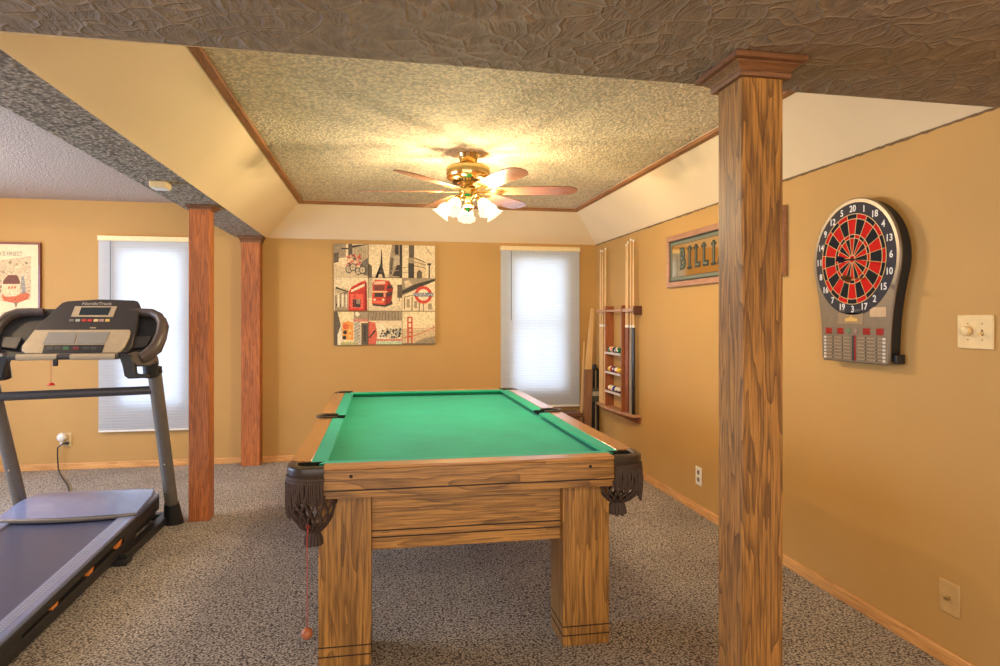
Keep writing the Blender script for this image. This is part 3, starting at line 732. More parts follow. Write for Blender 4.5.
def PQ(pts, mi, lay): mb.add([Q(u, v, lay) for u, v in pts], [tuple(range(len(pts)))], mi)
PQ([(-12, 262), (31, 256), (31, 298), (30, 300), (-12, 302)], 2, 1)
for q in range(70):
    u = random.uniform(-8, 29); v = random.uniform(262, 294); r = random.uniform(.8, 2.0)
    PQ([(u + r * math.cos(a), v + r * math.sin(a)) for a in (0, 1, 2, 3, 4, 5)], random.choice([0, 2, 4, 5, 5]), 2 + q * .02)
PQ([(2, 280), (20, 280), (20, 294), (16, 296), (6, 296), (2, 294)], 4, 5)
PQ([(8, 275), (17, 275), (20, 281), (20, 284), (3, 284), (3, 281)], 3, 6)
PQ([(2, 294), (6, 297), (16, 296), (24, 292), (30, 294), (28, 299), (18, 303), (16, 308), (14, 303), (4, 301), (2, 297)], 1, 7)
PQ([(14, 302), (18, 302), (16, 308.5)], 0, 8)
for uu in (8, 11, 14): PQ([(uu, 287), (uu + 2, 286), (uu + 2, 288.5), (uu, 289)], 1, 9)
PQ([(21, 276), (24, 276), (26, 292), (22, 294)], 6, 9)
RX = Matrix.Rotation(PI / 2, 4, 'X')
textmesh(mb, "A'S FINEST", Matrix.Translation(Q(10.5, 254, 10)) @ RX, .058, 6, .0002, squeeze=.72)
textmesh(mb, "CORN", Matrix.Translation(Q(7, 313.5, 10)) @ RX, .03, 6, .0002)
textmesh(mb, "ODO", Matrix.Translation(Q(5, 320, 10)) @ RX, .085, 5, .0002)
mb.build('print', mats, po)

# ---------------------------------------------------------------- electric outlets, switch
def outlet_face(mb, c, du, n, mi=1):
    pass
ol = thing('wall_outlet', 'small white outlet low on the right wall behind the foreground post', 'outlet', (XR, 4.28, .26))
MB().box(XR - .006, XR, 4.237, 4.323, .196, .324).build('plate', M_white, ol, bevel=.003)
oc = MB()
for z in (.235, .285):
    M = Matrix.Translation((XR - .0065, 4.28, z)) @ Matrix.Rotation(PI / 2, 4, 'Y')
    oc.lathe([(.0001, -.002), (.016, -.002), (.017, .001)], (XR - .0065, 4.28, z), 16, M=Matrix.Rotation(PI / 2, 4, 'Y'))
oc.build('socket', plain('socket_grey', (120, 104, 90), .5), ol)
cx_ = thing('cable_plate', 'tan coaxial cable plate low on the right wall near the camera', 'wall plate', (XR, 2.216, .267))
MB().box(XR - .006, XR + .003, 2.170, 2.262, .204, .330).build('plate', M_tanp, cx_, bevel=.003)
MB().lathe([(.001, .0), (.009, .0), (.009, .008), (.006, .010), (.006, .016), (.003, .016), (.003, .008), (.001, .008)], (XR - .006, 2.216, .267), 14, M=Matrix.Rotation(-PI / 2, 4, 'Y')).build('connector', plain('connector_metal', (176, 150, 96), .3, metal=.7), cx_)
MB().lathe([(.0001, .0), (.0029, .0), (.0029, .0125), (.0001, .0125)], (XR - .0062, 2.216, .267), 10, M=Matrix.Rotation(-PI / 2, 4, 'Y')).build('hole', M_groove, cx_)
sw = thing('dimmer_switch', 'ivory wall plate with a round dimmer knob and toggle', 'switch', (XR, 2.10, 1.314))
MB().box(XR - .009, XR, 2.024, 2.176, 1.25, 1.379).build('plate', M_ivory, sw, bevel=.004)
MB().lathe([(.001, 0), (.014, 0), (.014, .004), (.019, .006), (.0185, .019), (.016, .021), (.001, .021)], (XR - .009, 2.128, 1.318), 24, M=Matrix.Rotation(-PI / 2, 4, 'Y')).build('dimmer_knob', M_ivory, sw)
tg = MB().box(-.004, .004, -.004, .004, -.002, .022, M=Matrix.Translation((XR - .009, 2.068, 1.312)) @ Matrix.Rotation(math.radians(-115), 4, 'Y'))
tg.build('toggle', M_ivory, sw, bevel=.0015)
MB().box(XR - .010, XR - .0085, 2.064, 2.072, 1.301, 1.323).build('toggle_slot', plain('slot_shadow_brown', (120, 92, 56), .7), sw)
for y in (2.128, 2.068):
    for z in (1.285, 1.345):
        MB().sphere((XR - .009, y, z), .0024, seg=8).build('screw', M_darkbr, sw)
# left outlet with a plugged-in adapter and cord
X_, Z_ = -2.80, .272
oo = thing('wall_outlet', 'ivory outlet low on the back wall beside the left blind', 'outlet', (X_, YB, Z_))
MB().box(X_ - .035, X_ + .045, YB - .007, YB, Z_ - .06, Z_ + .062).build('plate', M_ivory, oo, bevel=.003)
MB().lathe([(.0001, .002), (.016, .002), (.017, 0)], (X_ + .01, YB - .0075, Z_ - .03), 16, M=Matrix.Rotation(PI / 2, 4, 'X')).build('socket', M_white, oo)
ad = thing('plug_in_freshener', 'round white plug-in air freshener in the left wall outlet', 'air freshener', (X_ - .02, YB - .03, Z_ + .03))
MB().lathe([(.001, .058), (.022, .056), (.036, .045), (.041, .025), (.038, .006), (.025, .0), (.001, 0)], (X_ - .022, YB - .008, Z_ + .028), 24, M=Matrix.Rotation(PI / 2, 4, 'X')).build('body', M_white, ad)
MB().lathe([(.001, .0), (.012, .0), (.014, -.02), (.012, -.05), (.001, -.052)], (X_ - .026, YB - .030, Z_ + .004), 16).build('refill', M_white, ad)
co = thing('power_cord', 'black power cord running from the outlet down behind the treadmill', 'cord', (X_, YB - .03, 0))
fl = lambda u, v: at(u, v, (0, 0, .006), (0, 0, 1))
cp = [Vector((X_ + .01, YB - .012, Z_ - .03)), Vector((X_ - .01, YB - .05, Z_ - .028)), Vector((X_ - .045, YB - .06, Z_ - .06)), Vector((X_ - .05, YB - .05, .13)), Vector((X_ - .045, YB - .05, .03)), fl(60, 474), fl(64, 480), fl(68, 486), fl(69.5, 494), fl(70, 500)]
MB().tube(cp, .0055, 8).build('cable', M_blackp, co)
MB().box(X_ + .002, X_ + .028, YB - .035, YB - .0095, Z_ - .042, Z_ - .018).build('plug', M_blackp, co, bevel=.004)

# ---------------------------------------------------------------- billiards mirror sign
y0, y1, z0, z1 = 3.262, 4.755, 1.602, 1.992
sg = thing('billiards_sign', 'framed mirror sign with the word BILLIARDS on the right wall', 'sign', (XR, (y0 + y1) / 2, z0))
fr = MB(); fw = .04
for a in ((y0, y1, z1 - fw, z1), (y0, y1, z0, z0 + fw), (y0, y0 + fw, z0 + fw, z1 - fw), (y1 - fw, y1, z0 + fw, z1 - fw)): fr.box(XR - .03, XR - .001, a[0], a[1], a[2], a[3])
fr.build('frame', M_framer, sg, bevel=.004)
MB().box(XR - .016, XR - .004, y0 + fw, y1 - fw, z0 + fw, z1 - fw).build('mirror', M_mirror, sg)
mb = MB(); ms = [plain('sign_dark_green', (40, 50, 40), .4), plain('sign_grey_green', (112, 116, 96), .5), plain('sign_gold', (190, 150, 90), .4)]
xf = XR - .0165
def yzrect(a, b_, c_, d, mi, lay): mb.box(xf - .0003 * lay, xf - .0003 * (lay - 1), a, b_, c_, d, mi)
ya, yb, za, zb = y0 + fw, y1 - fw, z0 + fw, z1 - fw
def border(i, w, mi, lay):
    yzrect(ya + i, yb - i, zb - i - w, zb - i, mi, lay); yzrect(ya + i, yb - i, za + i, za + i + w, mi, lay)
    yzrect(ya + i, ya + i + w, za + i + w, zb - i - w, mi, lay); yzrect(yb - i - w, yb - i, za + i + w, zb - i - w, mi, lay)
border(0, .012, 0, 1); border(.012, .02, 1, 1); border(.034, .004, 0, 1)
MT = Matrix(((0, 0, -1, xf - .001), (-1, 0, 0, 0), (0, 1, 0, 0), (0, 0, 0, 1)))
letters = 'BILLIARDS'; yL, yR = 4.505, 3.585; n = len(letters)
for k, ch in enumerate(letters):
    yy = yL + (yR - yL) * k / (n - 1)
    M = MT.copy(); M[1][3] = yy; M[2][3] = 1.80
    # slab-serif show lettering: stems with flared feet and a split band
    textmesh(mb, ch, M, .21, 0, .0006, squeeze=.74, bold=.011)
    M2 = M.copy(); M2[0][3] -= .0007
    textmesh(mb, ch, M2, .21, 1, .0002, squeeze=.72, bold=-.004)
    if ch in 'IL':
        for zz in ((1.732, 1.868) if ch == 'I' else (1.868,)):
            ysh = yy if ch == 'I' else yy + .022
            yzrect(ysh - .034, ysh + .034, zz - .010, zz + .010, 0, 3)
mb.build('lettering', ms, sg)

# ---------------------------------------------------------------- dartboard
XD, YD, ZD, R0 = 2.135, 2.672, 1.638, .28
db = thing('dartboard', 'grey electronic dartboard with red and black segments on the right wall', 'dartboard', (XR, YD, 1.16))
def yz(r, a): return (YD - r * math.cos(a), ZD + r * math.sin(a))     # a measured so the player sees it the right way round
out = [yz(R0, math.radians(d)) for d in range(-20, 201, 6)]
out += [(YD + .243, 1.46), (YD + .232, 1.40), (YD + .224, 1.34), (YD + .219, 1.28), (YD + .216, 1.18), (YD + .206, 1.163), (YD - .206, 1.163), (YD - .216, 1.18), (YD - .219, 1.28), (YD - .224, 1.34), (YD - .232, 1.40), (YD - .243, 1.46)]
def shrink(o, f, cz=1.56): return [(YD + (a - YD) * f, cz + (b_ - cz) * f) for a, b_ in o]
MB().prism([(XR - .001, a, b_) for a, b_ in shrink(out, .97)], (XD + .012 - XR, 0, 0)).build('housing', M_blackp, db, bevel=.006)
MB().prism([(XD + .014, a, b_) for a, b_ in out], (-.014, 0, 0)).build('face_plate', plain('pewter_plastic', (128, 112, 92), .35, metal=.35), db, bevel=.005)
MB().lathe([(.0001, .002), (.256, .002), (.259, 0)], (XD, YD, ZD), 64, M=Matrix.Rotation(-PI / 2, 4, 'Y')).build('number_ring', plain('ring_charcoal', (62, 58, 62), .7, spec=.2), db)
seg = MB(); sm = [plain('dart_black', (26, 26, 30), .75, spec=.15), plain('dart_red', (196, 22, 14), .75, spec=.15), plain('dart_grey', (92, 84, 76), .5)]
RG = [(.018, .096, 0), (.096, .113, 1), (.113, .184, 0), (.184, .207, 1)]
for k in range(20):
    a0 = math.radians(90 - 9 - 18 * k); a1 = a0 + math.radians(18)
    for r0, r1, ty in RG:
        red = (k % 2 == 0) ^ (ty == 1)
        vs = []
        for q in range(4):
            a = a0 + (a1 - a0) * q / 3
            for r in (r0, r1):
                y, z = yz(r, a)
                vs.append((XD - .0045, 2 * YD - y if False else y, z))
        seg.add(vs, [(2 * q, 2 * q + 1, 2 * q + 3, 2 * q + 2) for q in range(3)], 1 if red else 0)
seg.lathe([(.0001, .0052), (.008, .0052), (.008, .0046)], (XD, YD, ZD), 16, 0, M=Matrix.Rotation(-PI / 2, 4, 'Y'))
seg.lathe([(.008, .0046), (.018, .0046)], (XD, YD, ZD), 20, 1, M=Matrix.Rotation(-PI / 2, 4, 'Y'))
seg.build('segments', sm, db)
sp = MB()
for r in (.018, .096, .113, .184, .207):
    sp.tube([(XD - .005, *yz(r, 2 * PI * q / 48)) for q in range(48)], .0017, 5, closed=True)
for k in range(20):
    a = math.radians(81 - 18 * k); sp.tube([(XD - .005, *yz(.018, a)), (XD - .005, *yz(.207, a))], .0014, 5)
sp.build('spider', plain('spider_cream', (214, 176, 116), .4), db)
for k, num in enumerate([20, 1, 18, 4, 13, 6, 10, 15, 2, 17, 3, 19, 7, 16, 8, 11, 14, 9, 12, 5]):
    a = math.radians(90 - 18 * k)
    # clockwise for a viewer looking along +X: their right is -Y
    y, z = YD -   .231 * math.cos(a), ZD + .231 * math.sin(a)
    M = MT.copy(); M[0][3] = XD - .0025; M[1][3] = y; M[2][3] = z
    nb = MB(); textmesh(nb, str(num), M, .042, 0, .0004, bold=.0008); nb.build('numeral', plain('numeral_white', (224, 220, 216), .5), db)
def pl(name, y0_, y1_, z0_, z1_, th, mt, par=db, bev=.0015): return MB().box(XD - th, XD + .001, YD + y0_, YD + y1_, z0_, z1_).build(name, mt, par, bevel=bev)
pl('logo_plate', -.065, .10, 1.337, 1.392, .002, plain('plate_pewter', (146, 122, 92), .4, metal=.3))
cr = MB().prism([(XD - .0021, YD + a, 1.352 + b_) for a, b_ in ((-.03, 0), (.05, 0), (.05, .012), (.03, .016), (.015, .02), (.01, .032), (.005, .02), (-.012, .016), (-.03, .012))], (-.001, 0, 0)); cr.build('logo', plain('gold_logo', (214, 176, 96), .35, metal=.4), db)
pl('price_sticker', -.20, -.105, 1.372, 1.415, .0015, plain('sticker_tan', (196, 164, 124), .6))
for y in (.07, -.035): pl('latch', y - .018, y + .018, 1.397, 1.407, .004, M_darkp)
for y in (.165, .085, -.085, -.165): pl('score_display', y - .022, y + .022, 1.292, 1.322, .002, plain('score_red', (150, 34, 30), .2))
for y, m_ in ((.028, plain('button_green', (92, 132, 84), .4)), (-.02, plain('button_grey', (150, 120, 110), .4))):
    MB().lathe([(.001, .004), (.010, .004), (.012, 0)], (XD, YD + y, 1.308), 14, M=Matrix.Rotation(-PI / 2, 4, 'Y')).build('button', m_, db)
pl('centre_bar', -.006, .006, 1.172, 1.288, .002, M_blackp); pl('red_light_bar', -.018, -.009, 1.172, 1.288, .0025, MATS['score_red'])
for r in range(7):
    z = 1.277 - r * .016; rows = MB()
    for c0, c1 in ((.20, .14), (.13, .075), (.065, .02), (-.03, -.075), (-.085, -.14), (-.15, -.19)):
        rows.box(XD - .0015, XD + .001, YD + c1, YD + c0, z - .0015, z + .0015, 0)
    for y in (.135, .07, -.08, -.145): rows.box(XD - .0025, XD + .001, YD + y - .003, YD + y + .003, z - .003, z + .003, 1)
    rows.build('score_row', [plain('row_line', (176, 146, 112), .5), M_blackp], db)
    for y in (.19, -.19): MB().box(XD - .002, XD + .001, YD + y - .008, YD + y + .008, z - .006, z + .004).build('row_number', plain('row_white', (206, 196, 184), .5), db)
MB().box(XD + .02, XR - .001, YD - .235, YD - .218, 1.17, 1.21).build('side_socket', M_blackp, db, bevel=.004)

def dart(u, v, col, fl_col, lb):
    p = at(u, v, (XD - .004, 0, 0), (1, 0, 0)); t = thing('dart', lb, 'dart', p)
    Mx = Matrix.Rotation(-PI / 2, 4, 'Y') @ Matrix.Rotation(.06, 4, 'X')
    MB().lathe([(.0008, 0), (.0012, .02), (.0034, .028), (.0036, .07), (.002, .075), (.0018, .10)], p, 10, M=Mx).build('barrel', col, t)
    f = MB()
    for k in range(4):
        M_ = Matrix.Translation(p) @ Mx @ Matrix.Rotation(k * PI / 2 + .5, 4, 'Z')
        f.prism([M_ @ Vector((0, -.0004, z)) if x == 0 else M_ @ Vector((x, -.0004, z)) for x, z in ((0, .092), (.017, .104), (.017, .130), (0, .138))], M_.to_3x3() @ Vector((0, .0008, 0)))
    f.build('flight', fl_col, t)
dart(862, 260, M_darkp, plain('flight_navy', (36, 34, 66), .4), 'dark flighted dart stuck in the dartboard level with the bullseye')
dart(869, 279, M_brass, plain('flight_brown', (96, 70, 40), .4), 'brass dart stuck in the dartboard below the bullseye')

# ---------------------------------------------------------------- cue rack, cues, balls
rk = thing('cue_rack', 'wall mounted oak cue rack with three ball shelves', 'cue rack', (XR, 5.75, .52))
def arc(y): return 2.098 + .05 * ((y - 5.80) / .5) ** 2
for y in (6.0, 5.575):
    MB().box(2.115, XR - .001, y - .010, y + .010, .5375, 1.485).build('side_board', M_rack, rk, bevel=.003)
ys = [5.31 + .95 * k / 16 for k in range(17)]
MB().prism([(arc(y) - .025, y, .515) for y in ys] + [(XR - .001, ys[-1], .515), (XR - .001, ys[0], .515)], (0, 0, .022)).build('bottom_shelf', M_rackb, rk, bevel=.004)
MB().box(XR - .02, XR - .001, 5.33, 6.24, .46, .514).build('bottom_rail', M_rack, rk, bevel=.003)
for (a, b_) in ((5.32, 5.5645), (6.0105, 6.27)):
    MB().box(XR - .018, XR - .001, a, b_, 1.41, 1.47).build('top_rail', M_rack, rk, bevel=.003)
    MB().box(2.118, 2.130, a, b_, 1.425, 1.455).build('cue_holder', M_rackb, rk, bevel=.003)
    for y in ((a + .008), (b_ - .008)): MB().box(2.130, XR - .018, y - .007, y + .007, 1.425, 1.455).build('holder_arm', M_rack, rk)
MB().box(2.118, 2.130, 5.586, 5.989, 1.43, 1.45).build('cue_holder', M_rackb, rk, bevel=.003)
MB().box(2.125, XR - .001, 5.30, 5.318, 1.40, 1.475).build('end_block', plain('rack_dark', (88, 48, 30), .5), rk, bevel=.003)
for z in (1.045, .862, .682):
    MB().box(2.112, XR - .001, 5.586, 5.989, z - .013, z).build('ball_shelf', M_rackb, rk, bevel=.002)
    MB().box(2.108, 2.1115, 5.586, 5.989, z - .013, z + .008).build('shelf_lip', plain('lip_lit_pale', (214, 196, 184), .5), rk, bevel=.0008)  # whitish lip colour stands for light catching the shelf fronts
CUES = [(6.232, 2.05, 'M', 'leftmost pale cue in the left end of the wall rack'), (6.17, 2.04, 'M', 'pale cue second from the left in the wall rack'), (6.09, 2.055, 'M', 'third pale cue, just left of the ball shelves'),
        (5.535, 2.03, 'W', 'cue right beside the ball shelves on their right'), (5.505, 2.05, 'W', 'second cue right of the ball shelves'), (5.43, 2.065, 'G', 'taller pale cue near the right end of the rack'), (5.37, 2.05, 'K', 'rightmost cue in the rack with a black butt')]
for y, zt, kd, lb in CUES:
    t = thing('pool_cue', lb, 'pool cue', (2.155, y, .5375), 'cues standing in the wall rack')
    zb = .5375; butt = {'M': M_cue, 'W': M_cuebutt, 'G': plain('cue_grey', (150, 140, 126), .3), 'K': plain('cue_black', (26, 22, 22), .25, coat=.5)}[kd]
    x = 2.150
    MB().lathe([(.0001, zb), (.0145, zb), (.0155, zb + .01), (.0135, zb + .45), (.0115, zb + .75)], (x, y, 0), 12).build('butt', butt, t)
    MB().lathe([(.0116, zb + .75), (.0125, zb + .752), (.0125, zb + .77), (.0113, zb + .772)], (x, y, 0), 12).build('joint', M_white, t)
    MB().lathe([(.0112, zb + .772), (.0100, zb + 1.1), (.0078, zt - .02)], (x, y, 0), 12).build('shaft', M_cue, t)
    MB().lathe([(.0078, zt - .02), (.0078, zt - .006), (.0066, zt), (.0001, zt + .001)], (x, y, 0), 10).build('tip', M_white, t)
BC = {'yellow': (236, 190, 60), 'blue': (30, 50, 130), 'red': (196, 36, 34), 'purple': (90, 36, 96), 'orange': (232, 122, 40), 'green': (30, 110, 70), 'maroon': (150, 30, 50), 'black': (22, 22, 24)}
def ball(y, z, c_, stripe, lb):
    t = MB(); r = .0285; mats = [plain('ball_' + c_, BC[c_], .12, vary=.01, coat=.5), plain('ball_cream', (238, 222, 190), .12, vary=.01, coat=.5)]
    # latitude bands about a tipped axis: white caps on a stripe, coloured otherwise
    M = Matrix.Rotation(random.uniform(.4, 1.4), 4, 'X') @ Matrix.Rotation(random.uniform(-.6, .6), 4, 'Y'); nn = 14
    for i in range(nn):
        a, b_ = PI * i / nn, PI * (i + 1) / nn; mid = abs(math.cos((a + b_) / 2))
        t.lathe([(r * math.sin(a) + 1e-5, -r * math.cos(a)), (r * math.sin(b_) + 1e-5, -r * math.cos(b_))], (2.148, y, z + r + .0008), 18, 1 if (stripe and mid > .5) else 0, M=M)
    t.lathe([(1e-5, r + .0002), (.009, r - .001)], (2.148, y, z + r + .0008), 12, 1, M=Matrix.Rotation(-PI / 2 + random.uniform(-.5, .5), 4, 'Y') @ Matrix.Rotation(random.uniform(-.4, .4), 4, 'X'))
    o_ = t.build('billiard_ball', mats, smooth=80)
    return tag(o_, lb, 'ball', 'pool balls on the rack shelves')
SH = {1.045: ('top', [('black', 0), ('orange', 1), ('black', 0), ('blue', 1), ('green', 0)]), .862: ('middle', [('yellow', 1), ('maroon', 0), ('purple', 0), ('red', 1), ('yellow', 0)]), .682: ('bottom', [('orange', 1), ('blue', 1), ('blue', 0), ('green', 1), ('purple', 1)])}
SH[1.045] = ('top', [('green', 1), ('orange', 1), ('black', 0), ('blue', 1), ('green', 0)])
order = ['first', 'second', 'third', 'fourth', 'last']
for z, (nm, L) in SH.items():
    for k, (c_, s_) in enumerate(L):
        ball(5.935 - k * .0585, z, c_, s_, '%s %s ball on the %s rack shelf, %s from the left' % (c_, 'striped' if s_ else 'solid', nm, order[k]))
# things leaning in the corner
def lean(name, label, cat, a, b_, w, d, mat, taper=.6, prt='board'):
    t = thing(name, label, cat, a); a, b_ = Vector(a), Vector(b_); u = (b_ - a).normalized()
    s_ = Vector((1, 0, 0)); s_ = (s_ - u * s_.dot(u)).normalized(); v_ = u.cross(s_)
    def sec(p, w_, d_): return [p + s_ * x * w_ / 2 + v_ * y * d_ / 2 for x, y in ((-1, -1), (1, -1), (1, 1), (-1, 1))]
    MB().add(sec(a, w, d) + sec(b_, w * taper, d * taper), [(0, 1, 2, 3), (7, 6, 5, 4), (0, 4, 5, 1), (1, 5, 6, 2), (2, 6, 7, 3), (3, 7, 4, 0)]).build(prt, mat, t, bevel=.002)
    return t, a, b_, u, s_, v_
M_plank = wood('leaning_plank_brown', (160, 116, 80), (108, 70, 46), 'Z', 1.)
t, a, b_, u, s_, v_ = lean('leaning_plank', 'brown wooden plank with a pale top leaning in the corner', 'plank', (2.035, 6.33, .0), (2.055, 6.34, .855), .085, .03, M_plank, 1.)
MB().add([Vector((x, y, z)) for z, x0_, x1_ in ((.856, 2.02, 2.09), (1.47, 2.085, 2.115)) for x, y in ((x0_, 6.33), (x1_, 6.33), (x1_, 6.352), (x0_, 6.352))], [(0, 1, 2, 3), (7, 6, 5, 4), (0, 4, 5, 1), (1, 5, 6, 2), (2, 6, 7, 3), (3, 7, 4, 0)]).build('pale_top', M_cue, t, bevel=.002)
lean('leaning_stick', 'thin pale wood stick leaning in the corner beside the brown plank', 'stick', (1.975, 6.37, .0), (2.045, 6.44, 1.13), .03, .012, M_cue, .5, 'stick')
t = thing('cue_case', 'black cue case with a grey badge standing in the corner', 'case', (2.14, 6.44, 0))
MB().box(2.112, 2.194, 6.40, 6.47, .0, .86).build('body', plain('case_black', (30, 26, 24), .4, coat=.2), t, bevel=.012)
MB().box(2.148, 2.16, 6.392, 6.40, .05, .84).build('zip', plain('case_zip', (140, 128, 104), .4), t, bevel=.001)
MB().box(2.108, 2.198, 6.388, 6.475, .52, .66).build('badge_band', plain('case_band', (84, 84, 70), .5), t, bevel=.01)
MB().box(2.116, 2.19, 6.384, 6.389, .58, .625).build('badge', plain('case_badge', (190, 186, 164), .5), t, bevel=.002)
MB().lathe([(.001, .9), (.02, .898), (.026, .87), (.026, .855)], (2.153, 6.435, 0), 14).build('handle_cap', MATS['case_black'], t)

# ---------------------------------------------------------------- treadmill
TC = -1.80
tm = thing('treadmill', 'grey treadmill with a black console facing the back wall window', 'treadmill', (TC, 3.7, 0))
def zdeck(y): return .134 + (y - 2.8) * .049
def slab(x0, x1, ya_, yb_, zt0, zt1, zb0, zb1):
    return [(x0, ya_, zb0), (x1, ya_, zb0), (x1, yb_, zb1), (x0, yb_, zb1), (x0, ya_, zt0), (x1, ya_, zt0), (x1, yb_, zt1), (x0, yb_, zt1)]
HEX = [(3, 2, 1, 0), (4, 5, 6, 7), (0, 1, 5, 4), (1, 2, 6, 5), (2, 3, 7, 6), (3, 0, 4, 7)]
ya_, yb_ = 2.5, 4.62
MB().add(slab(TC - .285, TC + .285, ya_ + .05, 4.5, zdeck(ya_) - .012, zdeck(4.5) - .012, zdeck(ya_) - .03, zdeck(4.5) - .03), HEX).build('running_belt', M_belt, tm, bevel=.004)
for s in (-1, 1):
    xa, xb = (TC + .283, TC + .372) if s > 0 else (TC - .372, TC - .283)
    # foot rail top with ribbed strip, deep dark side skirt
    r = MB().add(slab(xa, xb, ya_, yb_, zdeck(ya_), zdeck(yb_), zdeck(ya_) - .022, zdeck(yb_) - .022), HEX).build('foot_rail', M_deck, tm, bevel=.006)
    rb = MB(); y = ya_ + .12
    while y < 4.15:
        xm = (xa + xb) / 2 - s * .012
        for q in (-1, 0, 1):
            rb.add(slab(xm + q * .016 - .005, xm + q * .016 + .005, y, y + .011, zdeck(y) + .0015, zdeck(y) + .0015, zdeck(y) - .001, zdeck(y) - .001), HEX)
        y += .018
    rb.build('tread_ribs', plain('rib_grey', (160, 162, 178), .45), r)
    xo = TC + s * .372; xi = TC + s * .33
    lo, hi = min(xo, xi), max(xo, xi)
    sk = MB()
    n_ = 12
    def zb_(y): return max(.012, .012 + (y - 2.9) * .028)
    sk.add(slab(lo, hi, ya_, yb_, zdeck(ya_) - .0225, zdeck(yb_) - .0225, zdeck(ya_) - .058, zdeck(yb_) - .062), HEX)
    sk.add(slab(lo, hi, ya_, 4.2, .052, .105, .006, .045), HEX)
    sk.add(slab(lo, hi, ya_, 2.95, zdeck(ya_) - .0582, zdeck(2.95) - .058, .0521, .066), HEX)
    sk.add(slab(lo, hi, 4.02, yb_, zdeck(4.02) - .0605, zdeck(yb_) - .0622, .104, .12), HEX)
    sk.build('side_skirt', plain('skirt_black', (40, 38, 38), .45), r, bevel=.002)
    for yy in (3.22, 3.59, 3.96):
        pts = [(xo - s * .004, yy - .045, zdeck(yy) - .108), (xo - s * .004, yy + .02, zdeck(yy) - .100), (xo - s * .004, yy + .05, zdeck(yy) - .066), (xo - s * .004, yy + .0, zdeck(yy) - .070)]
        MB().prism(pts, (-s * .022, 0, 0)).build('cushion_pad', M_orange, r, bevel=.002)
# base frame on the floor
bf = MB()
for s in (-1, 1):
    x = TC + s * .385
    bf.box(x - .03, x + .03, 3.94, 4.80, .018, .06)
    bf.box(x - .034, x + .034, 3.92, 4.02, 0, .035); bf.box(x - .034, x + .034, 4.68, 4.80, 0, .035)
bf.box(TC - .355, TC + .355, 4.70, 4.76, .02, .06)
bf.build('base_frame', M_blackp, tm, bevel=.004)
# motor hood
def hood():
    nx, ny = 16, 10; vs = []
    for j in range(ny + 1):
        f = j / ny
        for i in range(nx + 1):
            e = (i / nx - .5) * 2
            y = 4.20 - .05 * (1 - e * e) + (4.68 - 4.20 + .05 * (1 - e * e)) * f
            x = TC + e * (.372 - .045 * max(0, f - .55) / .45)
            z = .222 + .042 * math.sin(min(1, f / .85) * PI / 2) - (.05 * ((f - .85) / .15) ** 2 if f > .85 else 0) - .010 * abs(e) ** 4
            vs.append((x, y, z))
    k = nx + 1; top = len(vs)
    vs2 = [(x, y + (.012 if q < k else 0), (.196 if q < k else .18)) for q, (x, y, z) in enumerate(vs)]
    fs = [(j * k + i, j * k + i + 1, (j + 1) * k + i + 1, (j + 1) * k + i) for j in range(ny) for i in range(nx)]
    lo = [tuple(top + q for q in f[::-1]) for f in fs]
    rim = [i for i in range(k)] + [j * k + nx for j in range(1, ny + 1)] + [ny * k + i for i in range(nx - 1, -1, -1)] + [j * k for j in range(ny - 1, 0, -1)]
    side = [(rim[q], top + rim[q], top + rim[(q + 1) % len(rim)], rim[(q + 1) % len(rim)]) for q in range(len(rim))]
    return MB().add(vs + vs2, fs + lo + side)
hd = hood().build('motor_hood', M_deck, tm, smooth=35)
e_pts = [(TC + (i / 16 - .5) * 2 * .372, 4.20 - .05 * (1 - ((i / 16 - .5) * 2) ** 2) - .003, .207) for i in range(17)]
MB().tube(e_pts, .012, 8, ry=.008).build('hood_lip', M_upr, hd)
MB().box(TC - .335, TC + .335, 4.22, 4.66, .06, .18).build('motor_bay', M_blackp, tm)
# uprights
for s, b0, t0 in ((1, (-1.358, 4.68, .02), (-1.392, 4.40, 1.06)), (-1, (-2.24, 4.68, .02), (-2.31, 4.40, 1.06))):
    up_ = MB().tube([b0, t0], .041, 18, ry=.034, up=(1, 0, 0)).build('upright', M_upr, tm)
    b0 = Vector(b0); t0 = Vector(t0); dd = (t0 - b0).normalized()
    MB().tube([Vector((b0.x, b0.y + .006, 0)), b0 + dd * .02, b0 + dd * .13], [.062, .058, .047], 16, ry=[.055, .052, .043], up=(1, 0, 0)).build('boot', M_blackp, up_)
    MB().tube([t0 - dd * .035, t0], .046, 16, ry=.04, up=(1, 0, 0)).build('collar', M_blackp, up_)
    MB().sphere(b0 + dd * .42 + Vector((0, -.036, 0)), .006, seg=8).build('bolt', M_silver, up_)
ybar = 4.43
MB().tube([(-2.30, ybar - .015, .895), (-1.395, ybar, .918)], .027, 12, ry=.018).build('crossbar', M_darkp, tm)
